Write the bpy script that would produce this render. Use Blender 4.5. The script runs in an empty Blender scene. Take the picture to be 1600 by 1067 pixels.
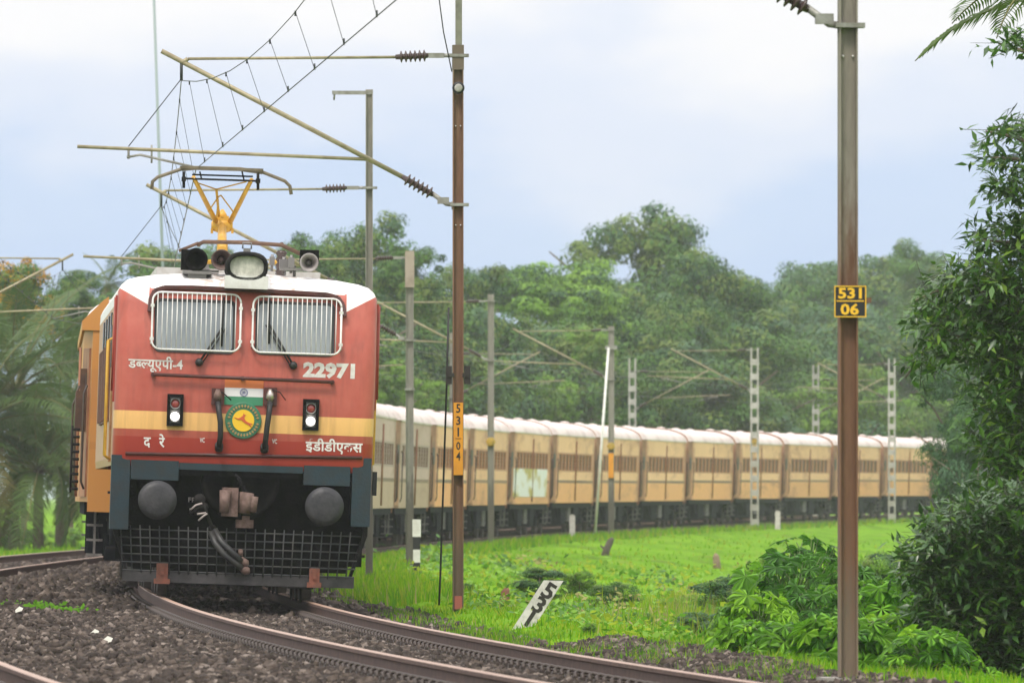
import bpy, math, random
import numpy as np
from mathutils import Vector, Matrix

SC = bpy.context.scene
COL = SC.collection
RNG = np.random.default_rng(7)
random.seed(7)

# ------------------------------------------------------------------ camera, sky, sun, exposure
FPX, HC, YH = 17600.0, 1.2, 777.0          # focal length and horizon of the 1600 px wide photograph
cam = bpy.data.objects.new('camera', bpy.data.cameras.new('camera'))
COL.objects.link(cam)
cam.data.sensor_width = 36.0
cam.data.lens = FPX * 36.0 / 1600.0
cam.data.clip_start, cam.data.clip_end = 1.0, 9000.0
cam.location = (0, 0, HC)
cam.rotation_euler = (math.radians(90) + math.atan((YH - 533.5) / FPX), 0, 0)
cam.data.dof.use_dof = True
cam.data.dof.focus_distance = 128.0
cam.data.dof.aperture_fstop = 10.5
SC.camera = cam

SC.view_settings.view_transform = 'Standard'
SC.view_settings.look = 'None'
SC.view_settings.exposure = 0.76
SC.view_settings.gamma = 1.0
SC.cycles.use_denoising = True
SC.cycles.max_bounces = 6
SC.cycles.diffuse_bounces = 3
SC.cycles.glossy_bounces = 2
SC.cycles.transmission_bounces = 4
SC.cycles.volume_bounces = 1
SC.cycles.caustics_reflective = False
SC.cycles.caustics_refractive = False

SUN_EL, SUN_AZ = math.radians(58), math.radians(200)   # behind the camera, a little to the left
W = bpy.data.worlds.new('World'); SC.world = W; W.use_nodes = True
nt = W.node_tree; nt.nodes.clear()
def N(tree, t, **kw):
    n = tree.nodes.new(t)
    for k, v in kw.items():
        if k.startswith('i_'):
            n.inputs[k[2:].replace('_', ' ')].default_value = v
        else: setattr(n, k, v)
    return n
def Lk(tree, a, b): tree.links.new(a, b)
def mth(tree, op, a, b=None, c=None, clamp=False):
    n = tree.nodes.new('ShaderNodeMath'); n.operation = op; n.use_clamp = clamp
    for i, v in enumerate((a, b, c)):
        if v is None: continue
        if isinstance(v, (int, float)): n.inputs[i].default_value = v
        else: tree.links.new(v, n.inputs[i])
    return n.outputs[0]
sky = N(nt, 'ShaderNodeTexSky', sky_type='NISHITA', sun_disc=False, sun_elevation=SUN_EL, sun_rotation=SUN_AZ)
bg1 = N(nt, 'ShaderNodeBackground'); bg1.inputs[1].default_value = 0.10
Lk(nt, sky.outputs[0], bg1.inputs[0])
tc = N(nt, 'ShaderNodeTexCoord')
sep = N(nt, 'ShaderNodeSeparateXYZ'); Lk(nt, tc.outputs['Generated'], sep.inputs[0])
mp = N(nt, 'ShaderNodeMapping'); mp.inputs['Scale'].default_value = (26, 26, 60); Lk(nt, tc.outputs['Generated'], mp.inputs[0])
nz = N(nt, 'ShaderNodeTexNoise'); nz.inputs['Scale'].default_value = 1.0; nz.inputs['Detail'].default_value = 5; nz.inputs['Roughness'].default_value = .5
Lk(nt, mp.outputs[0], nz.inputs['Vector'])
wob = mth(nt, 'MULTIPLY_ADD', nz.outputs[0], .036, -.016)
zz = mth(nt, 'ADD', sep.outputs[2], wob)
rmp = N(nt, 'ShaderNodeValToRGB'); Lk(nt, mth(nt, 'MULTIPLY', zz, 10.0), rmp.inputs[0])
cr = rmp.color_ramp; cr.interpolation = 'EASE'
cr.elements[0].position = .17; cr.elements[0].color = (.305, .380, .540, 1)
cr.elements[1].position = .47; cr.elements[1].color = (.555, .55, .565, 1)
e = cr.elements.new(.29); e.color = (.340, .410, .545, 1)
e = cr.elements.new(.37); e.color = (.435, .470, .555, 1)
bg2 = N(nt, 'ShaderNodeBackground'); Lk(nt, mth(nt, 'MULTIPLY_ADD', mth(nt, 'MAXIMUM', sep.outputs[2], 0.0), 1.25, 1.0), bg2.inputs[1]); Lk(nt, rmp.outputs[0], bg2.inputs[0])
mx = N(nt, 'ShaderNodeMixShader'); mx.inputs[0].default_value = .96
Lk(nt, bg1.outputs[0], mx.inputs[1]); Lk(nt, bg2.outputs[0], mx.inputs[2])
wo = N(nt, 'ShaderNodeOutputWorld'); Lk(nt, mx.outputs[0], wo.inputs[0])

sun = bpy.data.objects.new('sun', bpy.data.lights.new('sun', 'SUN')); COL.objects.link(sun)
sun.data.energy = 1.5; sun.data.angle = math.radians(14); sun.data.color = (1, .93, .83)
sd = Vector((math.cos(SUN_EL) * math.sin(SUN_AZ), math.cos(SUN_EL) * math.cos(SUN_AZ), math.sin(SUN_EL)))
sun.rotation_euler = sd.to_track_quat('Z', 'Y').to_euler(); sun.location = (0, 0, 60)

# ------------------------------------------------------------------ helpers: objects
def link(o, parent=None):
    COL.objects.link(o)
    if parent is not None: o.parent = parent
    return o
def tag(o, label, cat, group=None, kind=None):
    if label: o['label'] = label
    if cat: o['category'] = cat
    if group: o['group'] = group
    if kind: o['kind'] = kind
    return o
def thing(name, label, cat, loc=(0, 0, 0), group=None, rz=0.0):
    o = bpy.data.objects.new(name, None); o.empty_display_size = .2
    o.location = loc; o.rotation_euler = (0, 0, rz)
    return tag(link(o), label, cat, group)
def copy_tree(o, parent=None):
    c = o.copy(); link(c)
    if parent is not None: c.parent = parent
    for ch in list(o.children): copy_tree(ch, c)
    return c
class MB:
    """collects shapes, then becomes ONE mesh object"""
    def __init__(s): s.v = []; s.f = []; s.m = []; s.sm = []
    def add(s, vs, fs, mi=0, smooth=False):
        b = len(s.v); s.v += [tuple(v) for v in vs]
        for f in fs: s.f.append([b + i for i in f]); s.m.append(mi); s.sm.append(smooth)
        return s
    def box(s, c, d, mi=0, R=None):
        x, y, z = (d[0] / 2, d[1] / 2, d[2] / 2)
        vs = [Vector((a * x, b * y, e * z)) for e in (-1, 1) for b in (-1, 1) for a in (-1, 1)]
        if R is not None: vs = [R @ v for v in vs]
        vs = [v + Vector(c) for v in vs]
        return s.add(vs, [(0, 2, 3, 1), (4, 5, 7, 6), (0, 1, 5, 4), (2, 6, 7, 3), (0, 4, 6, 2), (1, 3, 7, 5)], mi)
    def tube(s, pts, r, n=6, mi=0, cap=True, smooth=True):
        pts = [Vector(p) for p in pts]; k = len(pts)
        rs = r if isinstance(r, (list, tuple)) else [r] * k
        rings = []; up = Vector((0, 0, 1)); px = None
        for i, p in enumerate(pts):
            d = (pts[min(i + 1, k - 1)] - pts[max(i - 1, 0)]).normalized()
            if px is None:
                px = d.cross(up)
                if px.length < 1e-3: px = d.cross(Vector((0, 1, 0)))
            px = (px - d * px.dot(d)).normalized(); py = d.cross(px)
            rings.append([p + (px * math.cos(2 * math.pi * j / n) + py * math.sin(2 * math.pi * j / n)) * rs[i] for j in range(n)])
        vs = [v for ring in rings for v in ring]; fs = []
        for i in range(k - 1):
            for j in range(n):
                a, b = i * n + j, i * n + (j + 1) % n
                fs.append((a, b, b + n, a + n))
        s.add(vs, fs, mi, smooth)
        if cap:
            b = len(s.v) - len(vs)
            s.f.append([b + j for j in range(n)][::-1]); s.m.append(mi); s.sm.append(False)
            s.f.append([b + (k - 1) * n + j for j in range(n)]); s.m.append(mi); s.sm.append(False)
        return s
    def lathe(s, c, axis, prof, n=16, mi=0, cap=True, smooth=True):
        """prof: (distance along axis, radius)"""
        a = Vector(axis).normalized(); u = a.cross(Vector((0, 0, 1)))
        if u.length < 1e-3: u = Vector((1, 0, 0))
        u.normalize(); w = a.cross(u); c = Vector(c); vs = []; fs = []
        for (t, r) in prof:
            for j in range(n):
                q = 2 * math.pi * j / n
                vs.append(c + a * t + (u * math.cos(q) + w * math.sin(q)) * r)
        for i in range(len(prof) - 1):
            for j in range(n):
                p, q = i * n + j, i * n + (j + 1) % n
                fs.append((p, q, q + n, p + n))
        if cap:
            fs.append(tuple(range(n))[::-1]); fs.append(tuple((len(prof) - 1) * n + j for j in range(n)))
        return s.add(vs, fs, mi, smooth)
    def prism(s, poly, y0, y1, mi=0, plane='xz'):
        """polygon in x,z extruded along y (or in x,y along z)"""
        n = len(poly)
        if plane == 'xz': vs = [(a, y0, b) for a, b in poly] + [(a, y1, b) for a, b in poly]
        elif plane == 'xy': vs = [(a, b, y0) for a, b in poly] + [(a, b, y1) for a, b in poly]
        else: vs = [(y0, a, b) for a, b in poly] + [(y1, a, b) for a, b in poly]
        fs = [tuple(range(n)), tuple(range(2 * n - 1, n - 1, -1))] + [(i, i + n, (i + 1) % n + n, (i + 1) % n) for i in range(n)]
        return s.add(vs, fs, mi)
    def build(s, name, mats, parent=None, loc=None, fix=True):
        me = bpy.data.meshes.new(name); me.from_pydata(s.v, [], s.f)
        for m in (mats if isinstance(mats, (list, tuple)) else [mats]): me.materials.append(m)
        me.polygons.foreach_set('material_index', s.m); me.polygons.foreach_set('use_smooth', s.sm)
        me.update()
        if fix:
            import bmesh
            b = bmesh.new(); b.from_mesh(me); bmesh.ops.recalc_face_normals(b, faces=b.faces); b.to_mesh(me); b.free()
        o = bpy.data.objects.new(name, me)
        if loc is not None: o.location = loc
        return link(o, parent)
def np_mesh(name, V, F, mi, mats, parent=None, smooth=False):
    """V (n,3), F (m,k) arrays"""
    me = bpy.data.meshes.new(name); m, k = F.shape
    me.vertices.add(len(V)); me.vertices.foreach_set('co', np.ascontiguousarray(V, np.float32).ravel())
    me.loops.add(m * k); me.loops.foreach_set('vertex_index', np.ascontiguousarray(F, np.int32).ravel())
    me.polygons.add(m); me.polygons.foreach_set('loop_start', np.arange(0, m * k, k, dtype=np.int32))
    for x in mats: me.materials.append(x)
    me.polygons.foreach_set('material_index', np.broadcast_to(np.asarray(mi, np.int32), (m,)).copy())
    if smooth: me.polygons.foreach_set('use_smooth', np.ones(m, bool))
    me.update(calc_edges=True); me.validate()
    return me if parent == 'mesh' else link(bpy.data.objects.new(name, me), parent)

# ------------------------------------------------------------------ helpers: materials
MATS = {}
def mat(name, c, rough=.6, c2=None, nscale=4.0, ndet=4.0, lo=.4, hi=.65, metal=0.0, bump=0.0, bscale=30.0, c3=None, n3=.7, stretch=(1, 1, 1), spec=.5, emit=None):
    if name in MATS: return MATS[name]
    m = bpy.data.materials.new(name); m.use_nodes = True; t = m.node_tree
    p = t.nodes['Principled BSDF']; p.inputs['Roughness'].default_value = rough; p.inputs['Metallic'].default_value = metal
    p.inputs['Specular IOR Level'].default_value = spec
    co = N(t, 'ShaderNodeTexCoord'); mpn = N(t, 'ShaderNodeMapping'); mpn.inputs['Scale'].default_value = stretch
    Lk(t, co.outputs['Object'], mpn.inputs[0])
    col = None
    if c2 is not None:
        n = N(t, 'ShaderNodeTexNoise'); n.inputs['Scale'].default_value = nscale; n.inputs['Detail'].default_value = ndet
        n.inputs['Roughness'].default_value = .65
        Lk(t, mpn.outputs[0], n.inputs['Vector'])
        r = N(t, 'ShaderNodeValToRGB'); Lk(t, n.outputs[0], r.inputs[0])
        r.color_ramp.elements[0].position = lo; r.color_ramp.elements[0].color = (*c, 1)
        r.color_ramp.elements[1].position = hi; r.color_ramp.elements[1].color = (*c2, 1)
        if c3 is not None:
            ee = r.color_ramp.elements.new(n3); ee.color = (*c3, 1)
        Lk(t, r.outputs[0], p.inputs['Base Color'])
    else: p.inputs['Base Color'].default_value = (*c, 1)
    if bump:
        n = N(t, 'ShaderNodeTexNoise'); n.inputs['Scale'].default_value = bscale; n.inputs['Detail'].default_value = 3
        Lk(t, mpn.outputs[0], n.inputs['Vector'])
        b = N(t, 'ShaderNodeBump'); b.inputs['Strength'].default_value = bump; b.inputs['Distance'].default_value = .02
        Lk(t, n.outputs[0], b.inputs['Height']); Lk(t, b.outputs[0], p.inputs['Normal'])
    if emit:
        p.inputs['Emission Color'].default_value = (*emit[:3], 1); p.inputs['Emission Strength'].default_value = emit[3]
    MATS[name] = m; return m
def leafmat(name, c, c2, rough=.5, trans=.3, nscale=.6, spec=.18, tint=.25):
    if name in MATS: return MATS[name]
    m = bpy.data.materials.new(name); m.use_nodes = True; t = m.node_tree
    p = t.nodes['Principled BSDF']; p.inputs['Roughness'].default_value = rough; p.inputs['Specular IOR Level'].default_value = spec
    g = N(t, 'ShaderNodeNewGeometry'); n = N(t, 'ShaderNodeTexNoise'); n.inputs['Scale'].default_value = nscale; n.inputs['Detail'].default_value = 4
    Lk(t, g.outputs['Position'], n.inputs['Vector'])
    oi = N(t, 'ShaderNodeObjectInfo')
    fac = mth(t, 'MULTIPLY_ADD', oi.outputs['Random'], tint, mth(t, 'MULTIPLY_ADD', n.outputs[0], 1.8, -.4 - tint / 2), clamp=True)
    fac = mth(t, 'MULTIPLY_ADD', g.outputs['Random Per Island'], .35, mth(t, 'SUBTRACT', fac, .17), clamp=True)
    mixc = N(t, 'ShaderNodeMix', data_type='RGBA'); mixc.inputs[6].default_value = (*c, 1); mixc.inputs[7].default_value = (*c2, 1)
    Lk(t, fac, mixc.inputs[0]); Lk(t, mixc.outputs[2], p.inputs['Base Color'])
    tr = N(t, 'ShaderNodeBsdfTranslucent'); Lk(t, mixc.outputs[2], tr.inputs[0])
    ms = N(t, 'ShaderNodeMixShader'); ms.inputs[0].default_value = trans
    Lk(t, p.outputs[0], ms.inputs[1]); Lk(t, tr.outputs[0], ms.inputs[2])
    Lk(t, ms.outputs[0], t.nodes['Material Output'].inputs[0])
    MATS[name] = m; return m

# ------------------------------------------------------------------ the line of the track
TH0, K1, K2 = -.0494, 1 / 2184.0, 1 / 1424.0
_s = np.arange(-150, 900.01, .5)
_th = TH0 + np.where(_s > 0, K1, K2) * _s
_i0 = int(150 / .5)
_dx = np.concatenate([[0], np.cumsum((np.sin(_th[1:]) + np.sin(_th[:-1])) * .25)])
_dy = np.concatenate([[0], np.cumsum((np.cos(_th[1:]) + np.cos(_th[:-1])) * .25)])
_X = -3.21 + _dx - _dx[_i0]; _Y = 132.0 + _dy - _dy[_i0]
_zs, _zv = (-200, 0, 100, 190, 330, 420, 900), (0, 0, -.13, -.17, 0, .2, .5)
CANT = .034
def rail_z(s): return np.interp(s, _zs, _zv)
def TX(s): return float(np.interp(s, _s, _X))
def TY(s): return float(np.interp(s, _s, _Y))
def TH(s): return float(np.interp(s, _s, _th))
def P(s, lat, up=0.0, cant=0.0):
    th = TH(s)
    r = Vector((math.cos(th), -math.sin(th), 0))
    return Vector((TX(s), TY(s), float(rail_z(s)))) + r * (lat * math.cos(cant) + up * math.sin(cant)) + Vector((0, 0, 1)) * (up * math.cos(cant) - lat * math.sin(cant))
def frame(s, cant=CANT, th=None):
    th = TH(s) if th is None else th
    r = Vector((math.cos(th), -math.sin(th), 0)); t = Vector((math.sin(th), math.cos(th), 0)); u = Vector((0, 0, 1))
    r2 = r * math.cos(cant) - u * math.sin(cant); u2 = u * math.cos(cant) + r * math.sin(cant)
    M = Matrix((r2, t, u2)).transposed().to_4x4(); M.translation = P(s, 0); return M
OUT = -4.65                                   # centre of the outer track
def slat(x, y):
    s = np.interp(y, _Y, _s); th = np.interp(s, _s, _th)
    lat = (x - np.interp(s, _s, _X)) * np.cos(th)
    s = s + np.sin(th) * lat; th = np.interp(s, _s, _th)
    return s, (x - np.interp(s, _s, _X)) * np.cos(th) - (y - np.interp(s, _s, _Y)) * np.sin(th)
_pl = (-1500, -60, -30, -9, -7.4, -6.2, -4.65, -3.3, -2.85, -2.2, -1.4, 0, 1.3, 1.75, 2.3, 2.9, 4.2, 6.5, 12, 30, 100, 1500)
_pz = (0, -.2, -.4, -.5, -.36, -.15, -.205, -.26, -.28, -.2, -.155, -.205, -.25, -.265, -.28, -.17, -.30, -.5, -.85, -1.2, -.9, 0)
def hnoise(x, y, f, seed=0):
    a = np.sin(x * f * 1.7 + y * f * .9 + seed) * np.sin(y * f * 1.3 - x * f * .6 + seed * 2.1)
    b = np.sin(x * f * 3.9 - y * f * 2.7 + seed * 3) * np.sin(y * f * 4.1 + x * f * 2.2 + seed)
    return a * .65 + b * .35
def ground_z(x, y, bumps=True):
    x = np.asarray(x, float); y = np.asarray(y, float)
    s, lat = slat(x, y)
    z = np.interp(lat, _pl, _pz) + rail_z(s)
    if bumps:
        w = np.clip((np.abs(lat + 2.3) - 4.6) / 3, 0, 1)
        z = z + w * (hnoise(x, y, .35) * .15 + hnoise(x, y, .9, 7) * .10 + hnoise(x, y, 1.6, 4) * .05)
    return z
def GZ(x, y): return float(ground_z(x, y))
def at(px, py, sc):
    """a point of the place from its reading off the photograph at sc pixels per metre"""
    return Vector(((px - 800) / sc, FPX / sc, HC + (YH - py) / sc))

# ------------------------------------------------------------------ shared materials
M_rust = mat('rusty_steel', (.085, .045, .03), .75, (.16, .085, .05), 6, bump=.3)
M_railside = mat('rail_rust', (.060, .030, .020), .75, (.12, .062, .040), 9, bump=.2)
M_railtop = mat('rail_top_worn', (.34, .21, .145), .45, (.44, .30, .22), 5, metal=.35)
M_conc = mat('weathered_concrete', (.30, .28, .25), .9, (.2, .18, .15), 5, bump=.3)
M_sleeper = mat('sleeper_concrete', (.10, .085, .072), .9, (.16, .14, .12), 8, bump=.3)
M_clip = mat('clip_steel', (.03, .022, .018), .6, (.06, .04, .03), 12)
M_galv = mat('galvanised_steel', (.30, .30, .27), .55, (.20, .19, .16), 7, metal=.3)
M_galvy = mat('galvanised_tube_yellowed', (.33, .29, .18), .5, (.24, .20, .12), 8, metal=.3)
M_ins = mat('brown_porcelain', (.055, .035, .03), .25)
M_wire = mat('copper_wire_weathered', (.045, .05, .05), .5, metal=.5)
M_black = mat('black_rubber', (.012, .012, .012), .55)
M_dark = mat('underframe_grime', (.008, .008, .009), .85, (.024, .021, .019), 6, bump=.3, spec=.15)
M_white = mat('white_paint', (.74, .73, .70), .5, (.60, .58, .54), 5)
M_yellow = mat('yellow_paint', (.62, .36, .04), .5, (.50, .27, .04), 8)

# ------------------------------------------------------------------ ground
m = bpy.data.materials.new('grassy_earth'); m.use_nodes = True; t = m.node_tree; p = t.nodes['Principled BSDF']
p.inputs['Roughness'].default_value = .95; p.inputs['Specular IOR Level'].default_value = .05
g = N(t, 'ShaderNodeNewGeometry')
n1 = N(t, 'ShaderNodeTexNoise'); n1.inputs['Scale'].default_value = .22; n1.inputs['Detail'].default_value = 6; Lk(t, g.outputs['Position'], n1.inputs['Vector'])
n2 = N(t, 'ShaderNodeTexNoise'); n2.inputs['Scale'].default_value = 6; n2.inputs['Detail'].default_value = 5; Lk(t, g.outputs['Position'], n2.inputs['Vector'])
r = N(t, 'ShaderNodeValToRGB'); Lk(t, mth(t, 'MULTIPLY_ADD', n2.outputs[0], .35, mth(t, 'MULTIPLY', n1.outputs[0], .7)), r.inputs[0])
cr = r.color_ramp; cr.elements[0].position = .36; cr.elements[0].color = (.060, .125, .004, 1); cr.elements[1].position = .66; cr.elements[1].color = (.150, .29, .008, 1)
e = cr.elements.new(.5); e.color = (.105, .235, .003, 1)
n3 = N(t, 'ShaderNodeTexNoise'); n3.inputs['Scale'].default_value = .45; n3.inputs['Detail'].default_value = 7; n3.inputs['Roughness'].default_value = .7; Lk(t, g.outputs['Position'], n3.inputs['Vector'])
k3 = N(t, 'ShaderNodeMix', data_type='RGBA'); Lk(t, mth(t, 'MULTIPLY_ADD', n3.outputs[0], 5.0, -2.75, clamp=True), k3.inputs[0]); Lk(t, r.outputs[0], k3.inputs[6]); k3.inputs[7].default_value = (.165, .155, .035, 1)
Lk(t, k3.outputs[2], p.inputs['Base Color']); M_ground = m
ys = np.unique(np.concatenate([np.linspace(10, 64, 12), np.geomspace(64, 700, 420), np.geomspace(700, 7000, 40)]))
ls = np.unique(np.round(np.concatenate([np.arange(-9, 14, .22), -9 - np.geomspace(.3, 3000, 40), 14 + np.geomspace(.3, 3000, 45)]), 3))
ss = np.interp(ys, _Y, _s)
XX = np.interp(ss, _s, _X)[:, None] + ls[None, :]; YY = np.broadcast_to(ys[:, None], XX.shape)
ZZ = ground_z(XX, YY)
_, LL = slat(XX, YY)
ZZ = ZZ - .05 * ((LL > -7.0) & (LL < 2.1))
ny, nx = XX.shape
idx = np.arange(ny * nx).reshape(ny, nx)
Fq = np.stack([idx[:-1, :-1], idx[:-1, 1:], idx[1:, 1:], idx[1:, :-1]], -1).reshape(-1, 4)
gr = np_mesh('ground', np.stack([XX, YY, ZZ], -1).reshape(-1, 3), Fq, 0, [M_ground], smooth=True); gr['kind'] = 'structure'

# ballast: a bumpy bed with loose stones on it
M_bal = mat('ballast_grit', (.035, .026, .021), .95, (.085, .065, .053), 22, 6, bump=.9, bscale=40, spec=.1)
def stonemat(name, a, b): return mat(name, a, .9, b, 9, bump=.3, spec=.2)
M_st = [stonemat('stone_dark_brown', (.030, .023, .019), (.060, .046, .038)), stonemat('stone_brown', (.072, .055, .044), (.115, .09, .074)), stonemat('stone_pale', (.15, .12, .10), (.23, .19, .16))]
ysb = np.unique(np.concatenate([np.arange(64, 150, .12), np.arange(150, 640, 2.0)]))
lb = np.concatenate([[-7.7], np.arange(-7.3, 2.4, .13), [2.62]])
ssb = np.interp(ysb, _Y, _s); thb = np.interp(ssb, _s, _th)
LB = np.broadcast_to(lb[None, :], (len(ysb), len(lb)))
XB = np.interp(ssb, _s, _X)[:, None] + LB * np.cos(thb)[:, None]; YB = ysb[:, None] - LB * np.sin(thb)[:, None]
def ballast_z(X, Y, lat):
    s = np.interp(Y, _Y, _s)
    edge = (lat < -7.6) | (lat > 2.5)
    heap = .16 * np.exp(-((lat + 2.75) / .75) ** 2) * (.6 + .6 * hnoise(X, Y, .25, 9))   # loose ballast heaped between the tracks
    return np.interp(lat, _pl, _pz) + rail_z(s) + heap + hnoise(X, Y, 3.1, 2) * .022 + hnoise(X, Y, 11, 5) * .012 - .22 * edge
ZB = ballast_z(XB, YB, LB)
nyb, nxb = XB.shape; idx = np.arange(nyb * nxb).reshape(nyb, nxb)
Fq = np.stack([idx[:-1, :-1], idx[:-1, 1:], idx[1:, 1:], idx[1:, :-1]], -1).reshape(-1, 4)
bb = np_mesh('ballast_bed', np.stack([XB, YB, ZB], -1).reshape(-1, 3), Fq, 0, [M_bal]); bb['kind'] = 'structure'

def scatter_stones(n, y0, y1, l0, l1, size):
    y = 1 / RNG.uniform(1 / y1, 1 / y0, n); lat = RNG.uniform(l0, l1, n)
    s = np.interp(y, _Y, _s); th = np.interp(s, _s, _th)
    x = np.interp(s, _s, _X) + lat * np.cos(th); y = y - lat * np.sin(th)
    keep = np.ones(n, bool)
    for c in (0, OUT):
        for q in (-.874, .874): keep &= np.abs(lat - c - q) > .13
    x, y, lat = x[keep], y[keep], lat[keep]; n = len(x)
    z = np.maximum(ballast_z(x, y, lat), np.where(lat > 2.3, ground_z(x, y) - .01, -9))
    base = np.array([(a, b, c) for c in (-1, 1) for b in (-1, 1) for a in (-1, 1)], float) * .5
    V = base[None] * (1 + RNG.uniform(-.38, .38, (n, 8, 3)))
    V *= (size * RNG.uniform(.45, 1.35, n) ** 1.0)[:, None, None] * RNG.uniform(.65, 1.25, (n, 1, 3))
    q = RNG.normal(size=(n, 4)); q /= np.linalg.norm(q, axis=1)[:, None]
    w, a, b, c = q.T
    R = np.stack([np.stack([1 - 2 * (b * b + c * c), 2 * (a * b - c * w), 2 * (a * c + b * w)], -1),
                  np.stack([2 * (a * b + c * w), 1 - 2 * (a * a + c * c), 2 * (b * c - a * w)], -1),
                  np.stack([2 * (a * c - b * w), 2 * (b * c + a * w), 1 - 2 * (a * a + b * b)], -1)], 1)
    V = np.einsum('nij,nkj->nki', R, V) + np.stack([x, y, z + size * .18], -1)[:, None, :]
    fq = np.array([(0, 2, 3, 1), (4, 5, 7, 6), (0, 1, 5, 4), (2, 6, 7, 3), (0, 4, 6, 2), (1, 3, 7, 5)])
    F = (fq[None] + 8 * np.arange(n)[:, None, None]).reshape(-1, 4)
    mi = np.repeat(RNG.choice([0, 0, 0, 1, 1, 2], n, p=[.2, .2, .2, .165, .165, .07]), 6)
    return V.reshape(-1, 3), F, mi
V1, F1, m1 = scatter_stones(76000, 64, 140, -7.4, 2.45, .047)
V2, F2, m2 = scatter_stones(22000, 132, 330, -7.4, 2.4, .085)
V3, F3, m3 = scatter_stones(9000, 64, 110, 2.4, 3.0, .05)
tag(np_mesh('ballast_stones', np.concatenate([V1, V2, V3]), np.concatenate([F1, F2 + len(V1), F3 + len(V1) + len(V2)]), np.concatenate([m1, m2, m3]), M_st),
    'loose dark brown crushed stone heaped along the rails', 'ballast', kind='stuff')

# ------------------------------------------------------------------ tracks
RP = [(-.075, -.172), (-.075, -.160), (-.012, -.142), (-.010, -.045), (-.036, -.034), (-.036, -.006), (-.030, 0), (.030, 0), (.036, -.006), (.036, -.034), (.010, -.045), (.012, -.142), (.075, -.160), (.075, -.172)]
def rail(lat, c, s0, s1, parent):
    k = np.concatenate([np.arange(s0, 30, 1.5), np.arange(30, s1, 5.0)]); mb = MB(); n = len(RP); vs = []
    for s in k:
        b = P(float(s), c)
        for (a, z) in RP:
            th = TH(float(s)); rr = Vector((math.cos(th), -math.sin(th), 0)); l = lat + a
            vs.append(b + rr * (l * math.cos(CANT) + z * math.sin(CANT)) + Vector((0, 0, z * math.cos(CANT) - l * math.sin(CANT))))
    for j in range(n - 1):
        mb.f += [[i * n + j, i * n + j + 1, (i + 1) * n + j + 1, (i + 1) * n + j] for i in range(len(k) - 1)]
        mb.m += [1 if j in (5, 6, 7) else 0] * (len(k) - 1); mb.sm += [False] * (len(k) - 1)
    mb.v = [tuple(v) for v in vs]
    return mb.build('rail', [M_railside, M_railtop], parent)
def track(c, s0, s1, sleepers, label):
    root = thing('railway_track', label, 'railway track', P(-45, c), 'parallel railway tracks')
    inv = Matrix.Translation(-root.location)
    for q in (-.874, .874):
        o = rail(q, c, s0, s1, None); o.data.transform(inv); o.parent = root
    sl = MB(); sl.prism([(-1.37, -.36), (-1.37, -.19), (-1.33, -.178), (-.45, -.178), (-.3, -.20), (.3, -.20), (.45, -.178), (1.33, -.178), (1.37, -.19), (1.37, -.36)], -.12, .12)
    cl = MB()
    for q in (-.874, .874):
        for sg in (-1, 1):
            x = q + sg * .10
            cl.tube([(x - sg * .03, -.06, -.150), (x - sg * .02, .0, -.115), (x + sg * .02, .05, -.105), (x + sg * .05, 0, -.12), (x + sg * .045, -.07, -.165)], .016, 5)
            cl.box((x + sg * .03, 0, -.165), (.09, .15, .04))
    so = sme = None
    for s in sleepers:
        if so is None:
            so = sl.build('sleeper', M_sleeper, root); co = cl.build('fastenings', M_clip, so); co['kind'] = 'stuff'; s_, c_ = so, co
        else:
            s_ = so.copy(); link(s_, root); c_ = co.copy(); link(c_, s_)
        s_.matrix_local = inv @ (frame(s) if c == 0 else Matrix.Translation(P(s, c) - P(s, 0)) @ frame(s))
    return root
track(0.0, -72, 560, np.arange(-71, 28, .62), 'curving railway track with brown rails that carries the train')
track(OUT, -76, 560, np.arange(-74, -46, .62), 'empty railway track cut by the lower left corner')

# ------------------------------------------------------------------ lettering
def glyph_mesh(ch, bold=.0, cutx=None):
    c = bpy.data.curves.new('lettering', 'FONT'); c.body = ch; c.offset = bold; c.resolution_u = 2
    o = bpy.data.objects.new('lettering', c); COL.objects.link(o)
    me = bpy.data.meshes.new_from_object(o.evaluated_get(bpy.context.evaluated_depsgraph_get()))
    bpy.data.objects.remove(o); bpy.data.curves.remove(c)
    if cutx is not None:
        import bmesh
        b = bmesh.new(); b.from_mesh(me)
        bmesh.ops.bisect_plane(b, geom=b.verts[:] + b.edges[:] + b.faces[:], plane_co=(cutx, 0, 0), plane_no=(1, 0, 0), clear_outer=True)
        b.to_mesh(me); b.free()
    V = np.array([v.co[:] for v in me.vertices]); F = [list(p.vertices) for p in me.polygons]
    bpy.data.meshes.remove(me); return V, F
HALF = {'ब': .40, 'ल': .50, 'क': .66}
ADV = {'ड': .592, 'ब': .585, 'ल': .693, 'य': .595, 'ए': .568, 'प': .583, 'ई': .505, 'द': .534, 'र': .424, 'क': .777, 'स': .691, 'ी': .26}
def text_geo(spec, bold=.012):
    """spec: a plain string, or a list of Devanagari letters; a letter followed by ~ is a half form"""
    if isinstance(spec, str): return glyph_mesh(spec, bold)
    x = 0; VV = []; FF = []; nb = 0
    for g in spec:
        half = g.endswith('~'); ch = g.strip('~')
        if ch == ' ': x += .35; continue
        V, F = glyph_mesh(ch, bold, HALF[ch] if half else None)
        V = V + np.array([x, 0, 0]); VV.append(V); FF += [[i + nb for i in f] for f in F]; nb += len(V)
        if half: x += HALF[ch]
        elif ch in ADV: x += ADV[ch]
        elif ch in 'ूे': pass
        else: x += V[:, 0].max() - x + .06
    return np.concatenate(VV), FF
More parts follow.
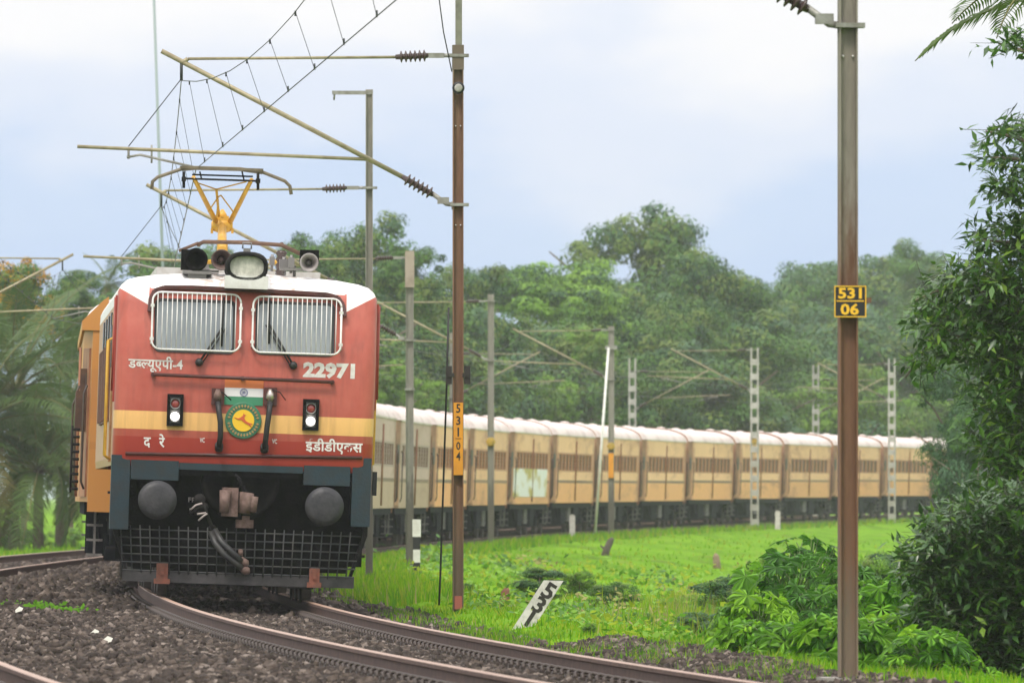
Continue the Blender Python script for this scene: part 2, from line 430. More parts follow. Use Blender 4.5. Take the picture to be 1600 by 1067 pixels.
def lettering(name, spec, corners, y, m, parent, bold=.012, axis='xz', label=None):
    """letters stretched to fill the box corners = (x0, z0, x1, z1) on the plane at depth y; optional tilt"""
    V, F = text_geo(spec, bold)
    x0, z0, x1, z1 = corners
    a, b = V[:, 0].min(), V[:, 0].max(); c, d = V[:, 1].min(), V[:, 1].max()
    X = x0 + (V[:, 0] - a) / (b - a) * (x1 - x0); Z = z0 + (V[:, 1] - c) / (d - c) * (z1 - z0)
    me = bpy.data.meshes.new(name); me.from_pydata([(p, y, q) for p, q in zip(X, Z)], [], F); me.materials.append(m); me.update()
    o = link(bpy.data.objects.new(name, me), parent)
    return o

# ------------------------------------------------------------------ the locomotive
LOCO = thing('locomotive', 'red electric locomotive with cream stripe, white roof and raised yellow pantograph', 'locomotive')
LM = frame(0, th=-.0478); LOCO.matrix_world = LM
LI = LM.inverted()
def L(px, py, d=0.0):
    """reading off the photograph -> point of the locomotive at depth d behind its front"""
    a = LI @ Vector((0, 0, HC)); b = LI @ Vector(((px - 800) / FPX, 1, HC + (YH - py) / FPX))
    k = (d - a.y) / (b.y - a.y); q = a + (b - a) * k
    return (q.x, q.z)

# livery: red with cream band, white upper part, tan sides, decided by where the paint is on the body
def livery():
    m = bpy.data.materials.new('locomotive_paint'); m.use_nodes = True; t = m.node_tree; p = t.nodes['Principled BSDF']
    p.inputs['Roughness'].default_value = .42
    co = N(t, 'ShaderNodeTexCoord'); sp = N(t, 'ShaderNodeSeparateXYZ'); Lk(t, co.outputs['Object'], sp.inputs[0])
    X, Y, Z = sp.outputs; ax = mth(t, 'ABSOLUTE', X)
    n = N(t, 'ShaderNodeTexNoise'); n.inputs['Scale'].default_value = 2.2; n.inputs['Detail'].default_value = 8; n.inputs['Roughness'].default_value = .7
    Lk(t, co.outputs['Object'], n.inputs['Vector'])
    mpn = N(t, 'ShaderNodeMapping'); mpn.inputs['Scale'].default_value = (9, 9, .8); Lk(t, co.outputs['Object'], mpn.inputs[0])
    ns = N(t, 'ShaderNodeTexNoise'); ns.inputs['Scale'].default_value = 1.5; ns.inputs['Detail'].default_value = 6; Lk(t, mpn.outputs[0], ns.inputs['Vector'])
    def mixc(f, a, b):
        k = N(t, 'ShaderNodeMix', data_type='RGBA')
        for i, v in ((6, a), (7, b)):
            if isinstance(v, tuple): k.inputs[i].default_value = (*v, 1)
            else: Lk(t, v, k.inputs[i])
        if isinstance(f, float): k.inputs[0].default_value = f
        else: Lk(t, f, k.inputs[0])
        return k.outputs[2]
    dust = mth(t, 'MULTIPLY_ADD', n.outputs[0], 2.2, -.75, clamp=True)
    red = mixc(dust, (.40, .070, .044), (.50, .135, .095))
    red = mixc(mth(t, 'MULTIPLY_ADD', ns.outputs[0], 2.4, -1.15, clamp=True), red, (.27, .062, .042))
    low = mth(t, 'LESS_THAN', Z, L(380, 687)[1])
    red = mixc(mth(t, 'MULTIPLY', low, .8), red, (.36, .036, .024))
    cream = mixc(mth(t, 'MULTIPLY_ADD', ns.outputs[0], 2.4, -1.1, clamp=True), mixc(dust, (.86, .50, .17), (.76, .44, .16)), (.58, .33, .12))
    zc = (L(300, 645)[1] + L(300, 672)[1]) / 2; hh = abs(L(300, 645)[1] - L(300, 672)[1]) / 2
    inb = mth(t, 'LESS_THAN', mth(t, 'ABSOLUTE', mth(t, 'SUBTRACT', Z, zc)), hh + .005)
    c = mixc(inb, red, cream)
    tan = mixc(dust, (.50, .27, .12), (.36, .19, .09))
    c = mixc(mth(t, 'MULTIPLY', mth(t, 'GREATER_THAN', Y, .75), mth(t, 'GREATER_THAN', ax, 1.35)), c, tan)
    white = mixc(mth(t, 'MULTIPLY_ADD', ns.outputs[0], 2.0, -.95, clamp=True), (.80, .79, .77), (.50, .40, .32))
    # rust run down from the roof gear near the middle
    rz = mth(t, 'MULTIPLY', mth(t, 'LESS_THAN', mth(t, 'ABSOLUTE', mth(t, 'ADD', ax, -.42)), .16), mth(t, 'MULTIPLY_ADD', ns.outputs[0], 3.0, -1.2, clamp=True))
    white = mixc(mth(t, 'MULTIPLY', rz, .7), white, (.30, .13, .05))
    bnd = N(t, 'ShaderNodeMapRange'); Lk(t, ax, bnd.inputs[0])
    bnd.inputs[1].default_value = 1.13; bnd.inputs[2].default_value = 1.53; bnd.inputs[3].default_value = 3.40; bnd.inputs[4].default_value = 3.62
    inner = mth(t, 'MULTIPLY', mth(t, 'LESS_THAN', ax, 1.16), .215)
    isw = mth(t, 'GREATER_THAN', Z, mth(t, 'ADD', bnd.outputs[0], inner))
    isw = mth(t, 'MAXIMUM', isw, mth(t, 'MULTIPLY', mth(t, 'GREATER_THAN', Y, 1.1), mth(t, 'GREATER_THAN', Z, 3.45)))
    c = mixc(isw, c, white)
    Lk(t, c, p.inputs['Base Color'])
    b = N(t, 'ShaderNodeBump'); b.inputs['Strength'].default_value = .12; b.inputs['Distance'].default_value = .02
    Lk(t, n.outputs[0], b.inputs['Height']); Lk(t, b.outputs[0], p.inputs['Normal'])
    return m
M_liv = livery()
LEN = 18.9; ZB_ = 1.53
lev = [(ZB_, 1.515, .05), (1.62, 1.525, 0), (2.2, 1.525, 0), (2.80, 1.525, 0), (3.1, 1.525, .07), (3.45, 1.525, .16), (3.58, 1.518, .20), (3.65, 1.485, .24), (3.71, 1.42, .32), (3.75, 1.30, .44), (3.79, 1.06, .62), (3.82, .72, .85), (3.845, .30, 1.2)]
def setback(z): return float(np.interp(z, [l[0] for l in lev], [l[2] for l in lev]))
nose = MB(); vs = []; ring = 0
for (z, hw, sb) in lev:
    r = min(.17, hw * .5); pts = [(-hw, LEN)] if False else [(-hw, 1.6)]
    for a in np.linspace(180, 90, 7): pts.append((-hw + r + r * math.cos(math.radians(a)), sb + r - r * math.sin(math.radians(a))))
    for f in (-.6, -.2, .2, .6): pts.append(((hw - r) * f, sb))
    for a in np.linspace(90, 0, 7): pts.append((hw - r + r * math.cos(math.radians(a)), sb + r - r * math.sin(math.radians(a))))
    pts.append((hw, 1.6)); ring = len(pts); vs += [(x, y, z) for x, y in pts]
fs = [(i * ring + j, i * ring + j + 1, (i + 1) * ring + j + 1, (i + 1) * ring + j) for i in range(len(lev) - 1) for j in range(ring - 1)]
nose.add(vs, fs, 0, True)
nose.add([(-.30, 1.2, 3.845), (.30, 1.2, 3.845), (.30, 1.62, 3.845), (-.30, 1.62, 3.845)], [(0, 1, 2, 3)], 0)
sec = [(-1.515, ZB_), (-1.525, 1.62), (-1.525, 3.45), (-1.518, 3.58), (-1.485, 3.65), (-1.42, 3.71), (-1.30, 3.75), (-1.06, 3.79), (-.72, 3.82), (-.30, 3.845)]
sec = sec + [(-x, z) for x, z in sec[::-1]]
k = len(sec); vs = [(x, 1.6, z) for x, z in sec] + [(x, LEN, z) for x, z in sec]
nose.add(vs, [(i, i + 1, i + 1 + k, i + k) for i in range(k - 1)], 0, False)
nose.add([(x, LEN, z) for x, z in sec], [tuple(range(k))], 0)
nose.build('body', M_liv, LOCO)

M_red = mat('red_paint', (.36, .055, .035), .45, (.28, .04, .028), 6)
M_maroon = mat('maroon_trim', (.085, .018, .014), .5, (.05, .015, .012), 9)
M_teal = mat('dark_teal_paint', (.007, .026, .036), .55, (.013, .020, .023), 5, bump=.15)
M_black2 = mat('soot_black', (.003, .003, .0035), .9, (.009, .008, .008), 7, bump=.3, spec=.08)
M_bufr = mat('buffer_greased_steel', (.030, .030, .034), .55, (.055, .053, .056), 7, metal=.35, bump=.2)
M_rustc = mat('coupler_rusty', (.095, .055, .042), .75, (.19, .12, .10), 9, bump=.4)
M_sig = mat('letter_white', (.72, .70, .66), .55, (.60, .55, .50), 14)

# visor over the two windscreens
def fpath(pts, off=-.02):
    out = []
    for (px, py) in pts:
        x, z = L(px, py, 0); d = setback(z); x, z = L(px, py, d); out.append((x, d + off, z))
    return out
hd = fpath([(233, 486), (235, 466), (241, 454), (256, 449), (300, 449), (382, 453), (460, 457), (510, 460), (528, 465), (536, 476), (539, 494)])
vz = MB()
for a, b in zip(hd[:-1], hd[1:]):
    a, b = Vector(a), Vector(b); d = (b - a); n = Vector((-d.z, 0, d.x)).normalized() * .022
    vs = [a - n, a + n, b + n, b - n]; vs = [v + Vector((0, .10, 0)) for v in vs] + [v + Vector((0, -.07, 0)) for v in vs]
    vz.add(vs, [(0, 1, 2, 3), (4, 7, 6, 5), (0, 4, 5, 1), (1, 5, 6, 2), (2, 6, 7, 3), (3, 7, 4, 0)])
vz.build('visor', M_maroon, LOCO)

M_blind = mat('windscreen_glass', (.20, .23, .25), .12, (.30, .33, .34), 3, spec=.7, stretch=(1, 1, .3))
M_gask = mat('window_gasket', (.02, .02, .022), .6)
def rrect(x0, z0, x1, z1, r, n=4):
    out = []
    for cx, cz, a0 in ((x1 - r, z1 - r, 0), (x0 + r, z1 - r, 90), (x0 + r, z0 + r, 180), (x1 - r, z0 + r, 270)):
        for i in range(n + 1):
            a = math.radians(a0 + 90 * i / n); out.append((cx + r * math.cos(a), cz + r * math.sin(a)))
    return out
for (g0, g1, p0, p1, hub, tip, sgn) in (((239, 456), (374, 550), (247, 470), (362, 549), (311, 566), (347, 512), 1), ((396, 463), (531, 555), (405, 474), (517, 553), (458, 571), (421, 508), -1)):
    def rake(poly, off): return [(x, setback(z) + off, z) for x, z in poly]
    x0, z1 = L(*p0, .12); x1, z0 = L(*p1, .1)
    wi = MB(); po = rake(rrect(x0 - .035, z0 - .035, x1 + .035, z1 + .035, .07), -.012); pi = rake(rrect(x0, z0, x1, z1, .05), -.012)
    k = len(po); wi.add(po + pi, [(i, (i + 1) % k, (i + 1) % k + k, i + k) for i in range(k)])
    po2 = [(x, y + .03, z) for x, y, z in po]; wi.add(po + po2, [(i, (i + 1) % k, (i + 1) % k + k, i + k) for i in range(k)])
    w = wi.build('windscreen', M_gask, LOCO)
    pn = MB(); pn.add(rake(rrect(x0, z0, x1, z1, .05), -.008), [tuple(range(k))]); pn.build('pane', M_blind, w)
    x0, z1 = L(*g0, .12); x1, z0 = L(*g1, .1)
    gm = MB(); pp = [(x, y, z) for x, y, z in rake(rrect(x0, z0, x1, z1, .10, 5), -.11)]
    gm.tube(pp + [pp[0]], .013, 6)
    for i in range(17):
        x = x0 + .06 + (x1 - x0 - .12) * i / 16
        gm.tube([(x, setback(z0) - .115, z0 + .004), (x, setback(z1) - .115, z1 - .004)], .0062, 4)
    for (x, z) in ((x0, z0 + .12), (x0, z1 - .16), (x1, z0 + .12), (x1, z1 - .16)):
        gm.box((x, setback(z) - .08, z), (.045, .09, .035)); gm.box((x, setback(z) - .05, z - .045), (.03, .06, .03))
    gm.build('window_grille', M_white, LOCO)
    wm = MB(); hx, hz = L(*hub, .05); tx, tz = L(*tip, .1)
    wm.lathe((hx, -.01, hz), (0, -1, 0), [(0, .05), (.08, .045), (.10, .02)], 10)
    wm.tube([(hx, -.07, hz), (tx, setback(tz) - .06, tz)], .014, 5)
    wm.tube([(hx + .04 * sgn, -.06, hz), (tx + .045 * sgn, setback(tz) - .05, tz)], .009, 5)
    bx = tx - sgn * 0.0
    wm.tube([(bx, setback(tz - .25) - .04, tz - .22), (bx + .01 * sgn, setback(tz + .3) - .04, tz + .36)], .012, 4)
    wm.build('wiper', M_black, LOCO)

# rail across the front
hb = MB(); a = L(239, 585); b = L(519, 597); mm_ = L(379, 591)
hb.tube([(a[0], -.07, a[1]), (b[0], -.07, b[1])], .021, 8)
for q in (a, mm_, b): hb.tube([(q[0], .02, q[1]), (q[0], -.08, q[1])], .028, 6)
hb.build('front_handrail', M_maroon, LOCO)

# painted lettering
def box_px(x0, y0, x1, y1, d=0):
    a = L(x0, y1, d); b = L(x1, y0, d); return (a[0], a[1], b[0], b[1])
def sheared(o, px0, py0, px1, py1): return o
YL = -.004
lettering('class_lettering', ['ड', 'ब~', 'ल~', 'य', 'ू', 'ए', 'प', 'ी', '-4'], box_px(200, 558, 286, 580), YL, M_sig, LOCO, .022)
lettering('running_number', '22971', box_px(473, 568, 555, 590), YL, M_sig, LOCO, .052)
lettering('railway_initials', ['द', ' ', ' ', 'र', 'े'], box_px(224, 678, 258, 699), YL, M_sig, LOCO, .022)
lettering('shed_lettering', ['ई', 'ड', 'ी', 'ड', 'ी', 'ए', 'क~', 'स'], box_px(477, 687, 567, 708), YL, M_sig, LOCO, .024)
lettering('cable_marking', 'VC', box_px(312, 684, 320, 691), YL, M_sig, LOCO, .02)
lettering('cable_marking', 'VC', box_px(425, 686, 433, 693), YL, M_sig, LOCO, .02)

# flag
fx0, fz0, fx1, fz1 = box_px(350, 594, 412, 632)
fl = MB(); h3 = (fz1 - fz0) / 3
for i in range(3): fl.box(((fx0 + fx1) / 2, -.006, fz1 - h3 * (i + .5)), (fx1 - fx0, .012, h3), i)
fo = fl.build('flag', [mat('saffron', (.72, .20, .06), .6), mat('flag_white', (.72, .70, .70), .6), mat('flag_green', (.045, .23, .12), .6)], LOCO)
ch = MB(); cx, cz = (fx0 + fx1) / 2, (fz0 + fz1) / 2; rr = h3 * .42
cc = [(cx + rr * math.cos(a), -.016, cz + rr * math.sin(a)) for a in np.linspace(0, 2 * math.pi, 25)]
ch.tube(cc, .0055, 4, cap=False)
for a in np.linspace(0, 2 * math.pi, 13)[:-1]: ch.tube([(cx, -.015, cz), (cx + rr * math.cos(a), -.015, cz + rr * math.sin(a))], .0022, 3)
ch.build('wheel_emblem', mat('flag_blue', (.25, .27, .42), .6), fo)

# round shed badge with a leaping animal
bx, bz = L(380, 657); br = 28.5 / 133.3
bd = MB(); bd.lathe((bx, .005, bz), (0, -1, 0), [(0, br), (.025, br), (.03, br * .97), (.03, .001)], 40, 0, smooth=False)
bo = bd.build('badge', mat('badge_green', (.035, .19, .10), .5, (.05, .15, .08), 12), LOCO)
yd = MB(); yd.lathe((bx, -.028, bz), (0, -1, 0), [(0, br * .60), (.008, br * .60), (.0085, .001)], 36, 0, smooth=False)
yd.build('badge_disc', mat('badge_yellow', (.80, .50, .02), .5), bo)
an = [(-.95, .42), (-.55, .30), (-.30, .42), (-.05, .62), (.02, .92), (.14, .70), (.30, .74), (.16, .56), (.10, .34), (.28, .05), (.62, -.14), (.98, -.22), (.97, -.32), (.70, -.30), (.90, -.56), (.84, -.62), (.52, -.34), (.22, -.22), (-.02, -.02), (-.22, .14), (-.52, .16), (-.90, .34)]
am = MB(); am.prism([(bx + a * br * .52, bz + b * br * .5 - br * .04) for a, b in an], -.043, -.036)
am.build('badge_animal', mat('badge_red', (.55, .10, .03), .5), bo)
rm = MB()
for a in np.linspace(0, 2 * math.pi, 31)[:-1]:
    if abs(math.sin(a)) < .08: continue
    R = Matrix.Rotation(-a, 3, 'Y'); c = Vector((bx + br * .80 * math.cos(a), -.034, bz + br * .80 * math.sin(a)))
    rm.box(c, (br * .16, .006, br * .05), 0, R); rm.box(c + Vector((0, -.0005, 0)), (br * .05, .0062, br * .11), 0, R)
rm.build('badge_lettering', mat('badge_ochre', (.42, .26, .10), .6), bo)

# brown sockets with jumper hoses
M_chr = mat('bright_fitting', (.55, .50, .45), .35, metal=.7)
for (sx0, sy0, sx1, sy1, path, fit) in ((330, 607, 350, 632, [(340, 628), (342, 645), (344, 660), (344, 682), (342, 698)], M_rustc), (412, 606, 433, 633, [(422, 628), (420, 645), (417, 665), (415, 684), (413, 700)], M_chr)):
    q = box_px(sx0, sy0, sx1, sy1); jb = MB(); jb.box(((q[0] + q[2]) / 2, -.03, (q[1] + q[3]) / 2), (q[2] - q[0], .07, q[3] - q[1]))
    jo = jb.build('jumper_socket', M_maroon, LOCO)
    f = MB(); c = L(path[0][0], path[0][1] - 12); f.lathe((c[0], -.07, c[1]), (0, 0, -1), [(-.06, .02), (0, .045), (.05, .05), (.06, .03), (.12, .03)], 10); f.build('connector', fit, jo)
    h = MB(); h.tube([(*L(a, b)[:1], -.10 - .05 * math.sin(i / 4 * 3.1), L(a, b)[1]) for i, (a, b) in enumerate(path)], .034, 8)
    e_ = L(*path[-1]); h.tube([(e_[0], -.09, e_[1] + .03), (e_[0], -.03, e_[1] - .03)], .05, 8)
    h.build('jumper_hose', M_black, LOCO)
wi = MB(); a = L(346, 612); b = L(361, 625); wi.tube([(a[0], -.1, a[1]), (b[0], -.09, b[1])], .007, 4); a = L(424, 609); b = L(437, 613); c = L(446, 625)
wi.tube([(a[0], -.1, a[1]), (b[0], -.1, b[1]), (c[0], -.06, c[1])], .006, 4); wi.build('safety_chain', M_dark, LOCO)

# marker light units
M_lred = mat('red_lens', (.30, .05, .04), .15, spec=.8); M_lit = mat('lit_lens', (.9, .9, .88), .2, emit=(1, .98, .94, 3.0)); M_grey = mat('grey_bezel', (.22, .21, .20), .45, metal=.4)
for (x0, y0, x1, y1) in ((260, 616, 287, 665), (472, 624, 499, 672)):
    q = box_px(x0, y0, x1, y1); w, h = q[2] - q[0], q[3] - q[1]; cx = (q[0] + q[2]) / 2
    b = MB()
    for (dx, dz, sx, sz) in ((-w / 2 + .018, 0, .036, h), (w / 2 - .018, 0, .036, h), (0, h / 2 - .018, w, .036), (0, -h / 2 + .018, w, .036)): b.box((cx + dx, -.03, (q[1] + q[3]) / 2 + dz), (sx, .07 + .002 * (sx < .05), sz))
    u = b.build('marker_light', M_black2, LOCO)
    g_ = MB(); g_.box((cx, -.012, (q[1] + q[3]) / 2), (w - .05, .02, h - .05))
    for sg, rr2 in ((1, .058), (-1, .062)):
        g_.lathe((cx, -.02, (q[1] + q[3]) / 2 + sg * h * .20), (0, -1, 0), [(0, rr2 + .016), (.03, rr2 + .012), (.03, rr2 - .004), (.004, rr2 - .006)], 18, cap=False)
    g_.build('lamp_bezel', M_grey, u)
    for sg, mm in ((1, M_lred), (-1, M_lit)):
        l = MB(); l.lathe((cx, -.022, (q[1] + q[3]) / 2 + sg * h * .20), (0, -1, 0), [(0, .052), (.008, .045), (.014, .02), (.015, .002)], 18); l.build('lens', mm, u)

# headstock: teal frame round a black recess
bk = MB(); bk.box((0, .55, .98), (2.9, .04, 1.10)); bk.box((0, .30, 1.48), (2.9, .5, .08)); bk.build('recess', M_black2, LOCO)
te = MB()
def strip(x0, y0, x1, y1, d0=0.0, dep=.5, mb=te, mi=0):
    q = box_px(x0, y0, x1, y1, d0); mb.box(((q[0] + q[2]) / 2, d0 + dep / 2, (q[1] + q[3]) / 2), (q[2] - q[0], dep, q[3] - q[1]), mi)
strip(171, 711, 204, 826, .012); strip(204, 713, 280, 748, .010)
strip(548, 716, 581, 822, .012); strip(474, 716, 548, 757, .010); strip(280, 713, 474, 733, .02)
te.build('headstock', M_teal, LOCO)
lip = MB(); a = L(196, 708); b = L(566, 715); lip.tube([(a[0], -.01, a[1]), (b[0], -.01, b[1])], .022, 6); lip.build('lower_lip', M_maroon, LOCO)
sk = MB()
for sg in (-1, 1): sk.box((sg * 1.50, 1.0, 1.35), (.03, 1.0, .36))
sk.build('side_skirt', M_teal, LOCO)
# buffers
for (px, py) in ((246, 781), (507, 791)):
    x, z = L(px, py, -.45); b = MB()
    b.lathe((x, .1, z), (0, -1, 0), [(0, .17), (.30, .15), (.30, .115), (.50, .11)], 20)
    b.lathe((x, -.40, z), (0, -1, 0), [(0, .12), (.02, .225), (.05, .228), (.072, .16), (.078, .05), (.079, .002)], 32)
    b.build('buffer', M_bufr, LOCO)
# black housing behind the coupler, coupler, hoses
x, z = L(376, 752, 0); hs = MB()
hs.lathe((x, .45, z), (0, -1, 0), [(0, .46), (.36, .46), (.37, .40), (.20, .36), (.2, .01)], 24); hs.build('coupler_housing', M_black2, LOCO)
cp = MB()
def cb(x0, y0, x1, y1, d0, d1, mi=0):
    q = box_px(x0, y0, x1, y1, (d0 + d1) / 2); cp.box(((q[0] + q[2]) / 2, (d0 + d1) / 2, (q[1] + q[3]) / 2), (q[2] - q[0], d1 - d0, q[3] - q[1]), mi)
cb(346, 762, 372, 806, -.30, .3); cb(372, 768, 380, 800, -.18, .3)
for (px0, py0, px1, py1, r) in ((386, 770, 382, 802, .085), (396, 776, 394, 800, .06), (352, 766, 350, 800, .07)):
    a = L(px0, py0, -.3); b = L(px1, py1, -.3); cp.tube([(a[0], -.32, a[1]), (b[0], -.34, b[1])], [r, r * .8], 10)
cb(368, 812, 396, 824, -.22, -.05); cb(378, 806, 390, 815, -.2, 0)
for (px, py) in ((383, 786), (396, 783)):
    a = L(px, py, -.36); cp.lathe((a[0], -.34, a[1]), (0, -1, 0), [(0, .04), (.03, .035), (.04, .01)], 8)
cp.build('coupler', M_rustc, LOCO)
lk = MB()
for i in range(4):
    a = L(372 + i * 3, 748 + i * 6, -.1); lk.tube([(a[0] - .03, -.05, a[1] + .05), (a[0] + .03, -.08, a[1]), (a[0], -.08, a[1] - .06)], .015, 5)
lk.build('coupling_chain', M_dark, LOCO)
M_hose = mat('hose_rubber_dusty', (.02, .02, .022), .5, (.045, .042, .04), 10)
for pts, nm in (([(330, 832), (336, 848), (350, 866), (368, 880), (380, 888)], 'brake_hose'), ([(336, 828), (346, 846), (362, 862), (372, 872), (378, 876)], 'brake_hose')):
    h = MB(); h.tube([(L(a, b, -.2)[0], -.12 - .14 * math.sin(i / 4 * 3.14), L(a, b, -.2)[1]) for i, (a, b) in enumerate(pts)], .036, 8)
    ho = h.build(nm, M_hose, LOCO); e_ = L(*pts[-1], -.12); f = MB()
    f.lathe((e_[0], -.12, e_[1]), (.6, -.2, -.4), [(-.04, .035), (.02, .05), (.06, .05), (.09, .02)], 10); f.lathe((e_[0] - .02, -.15, e_[1] + .06), (0, 0, 1), [(0, .03), (.07, .03), (.08, .01)], 8); f.build('hose_coupling', M_rustc, ho)
vl = MB()
for (px, py, r) in ((312, 780, .07), (318, 792, .06), (332, 826, .05), (305, 800, .04)):
    a = L(px, py, -.02); vl.lathe((a[0], .08, a[1]), (0, -1, 0), [(0, r), (.12, r), (.15, r * .5)], 10)
a = L(296, 800, 0); b = L(318, 790, 0); c = L(332, 826, 0); vl.tube([(a[0], -.06, a[1]), (b[0], -.08, b[1]), (c[0], -.08, c[1])], .025, 6); vl.build('cock_valve', M_dark, LOCO)
lettering('pipe_marking', 'FP', box_px(294, 777, 306, 784, .52), .52, M_sig, LOCO, .02)
lettering('pipe_marking', 'BP', box_px(296, 794, 306, 801, .52), .52, M_sig, LOCO, .02)
lv = MB()
for pts in ([(298, 796), (306, 789), (316, 786)], [(310, 813), (318, 806), (324, 802)], [(308, 803), (322, 801)]):
    lv.tube([(L(a, b, -.1)[0], -.1, L(a, b, -.1)[1]) for a, b in pts], [.012] * len(pts), 5)
lv.build('cock_handle', mat('worn_pale_metal', (.42, .36, .34), .5), LOCO)

# cattle guard: grid of bars, lower beam, rusty brackets
gr_ = MB(); M_bar = mat('guard_bar', (.030, .034, .038), .6, (.06, .055, .05), 9)
zt, zb = L(376, 832)[1], L(376, 896)[1]
def guard_y(x): return -.10 + .42 * (abs(x) / 1.45) ** 2
for i in range(6):
    z = zt + (zb - zt) * i / 5; w = 1.42 - .06 * i / 5; pp = [(x, guard_y(x), z) for x in np.linspace(-w, w, 13)]; gr_.tube(pp, .009, 4)
for x in np.arange(-1.40, 1.41, .1125):
    gr_.tube([(x, guard_y(x) - .012, zt + .05), (x * .97, guard_y(x) - .012, zb - .03)], .008, 4)
gr_.build('guard_grid', M_bar, LOCO)
gb = MB()
for x0, x1 in zip(np.linspace(-1.36, 1.36, 11)[:-1], np.linspace(-1.36, 1.36, 11)[1:]):
    y0, y1 = guard_y(x0), guard_y(x1); z0, z1 = zb - .13, zb
    gb.add([(x0, y0, z0), (x1, y1, z0), (x1, y1, z1), (x0, y0, z1), (x0, y0 + .05, z0), (x1, y1 + .05, z0), (x1, y1 + .05, z1), (x0, y0 + .05, z1)], [(0, 1, 2, 3), (4, 7, 6, 5), (0, 4, 5, 1), (3, 2, 6, 7), (0, 3, 7, 4), (1, 5, 6, 2)])
gb.build('guard_beam', mat('guard_beam_paint', (.022, .020, .020), .7, (.05, .045, .045), 5), LOCO)
for sg in (-1, 1):
    gp = MB(); pr = [(sg * 1.5, 1.15), (sg * 1.5, .80), (sg * 1.33, .30), (sg * 1.30, .30), (sg * 1.44, .80), (sg * 1.44, 1.15)]
    gp.prism(pr, .28, .62); gp.build('guard_side', M_dark, LOCO)
for (x0, y0, x1, y1) in ((244, 880, 263, 910), (483, 888, 500, 916)):
    b = MB(); q = box_px(x0, y0, x1, y1, -.05); cx = (q[0] + q[2]) / 2; yy = guard_y(cx)
    b.box((cx, yy - .03, (q[1] + q[3]) / 2), (q[2] - q[0], .03, q[3] - q[1])); b.box((cx, yy - .035, q[1] + .02), ((q[2] - q[0]) * 1.4, .05, .06)); b.box((cx, yy - .05, (q[1] + q[3]) / 2 + .03), (.045, .03, .10))
    b.build('rail_guard_bracket', mat('bracket_rust', (.22, .065, .035), .7, (.13, .05, .03), 9), LOCO)
# underframe and bogies; extra dark boxes added to fill the space below with shade
ub = MB(); ub.box((0, 9.6, .95), (2.5, 17.5, .5)); ub.box((0, 1.2, .62), (2.3, .6, .5)); ub.box((0, 1.5, .42), (1.46, .5, .52)); ub.box((0, 1.0, .62), (2.6, .1, .55)); ub.box((-.3, .9, .28), (.5, .2, .2)); ub.box((.75, .9, .3), (.3, .2, .3)); ub.box((0, 4.2, .48), (1.45, 5.6, .55)); ub.box((0, 14.7, .48), (1.45, 5.6, .55)); ub.box((0, 9.5, .5), (2.3, 4.2, .6)); ub.build('underframe', M_dark, LOCO)
def bogie(root, y, mats, gauge_half=.874, wheel=.5, base=1.55, n=3, half=1.12, nm='bogie'):
    b = MB()
    for sg in (-1, 1):
        b.box((sg * half, y, .72), (.16, base * (n - 1) + 1.1, .26))
        for i in range(n):
            yy = y + (i - (n - 1) / 2) * base
            b.box((sg * (half + .06), yy, .52), (.22, .34, .36)); b.lathe((sg * half, yy - .45, .55), (0, 0, 1), [(0, .12), (.32, .12)], 8); b.lathe((sg * half, yy + .45, .55), (0, 0, 1), [(0, .12), (.32, .12)], 8)
    b.box((0, y, .75), (2.1, .5, .2))
    bo_ = b.build(nm, mats[0], root)
    for i in range(n):
        yy = y + (i - (n - 1) / 2) * base; w = MB()
        w.tube([(-gauge_half, yy, wheel), (gauge_half, yy, wheel)], .09, 8)
        for sg in (-1, 1):
            w.lathe((sg * (gauge_half - .06), yy, wheel), (sg, 0, 0), [(0, wheel + .025), (.028, wheel + .025), (.03, wheel), (.13, wheel - .006), (.132, wheel - .07), (.09, wheel - .08), (.09, .14), (.15, .13), (.15, .01)], 24)
        w.build('wheelset', mats[1], bo_)
    return bo_
M_wheel = mat('wheel_steel', (.05, .04, .035), .6, (.09, .07, .06), 6, metal=.3)
bogie(LOCO, 4.2, (M_dark, M_wheel), .845, .545, 1.9, 3, 1.05); bogie(LOCO, 14.7, (M_dark, M_wheel), .845, .545, 1.9, 3, 1.05)

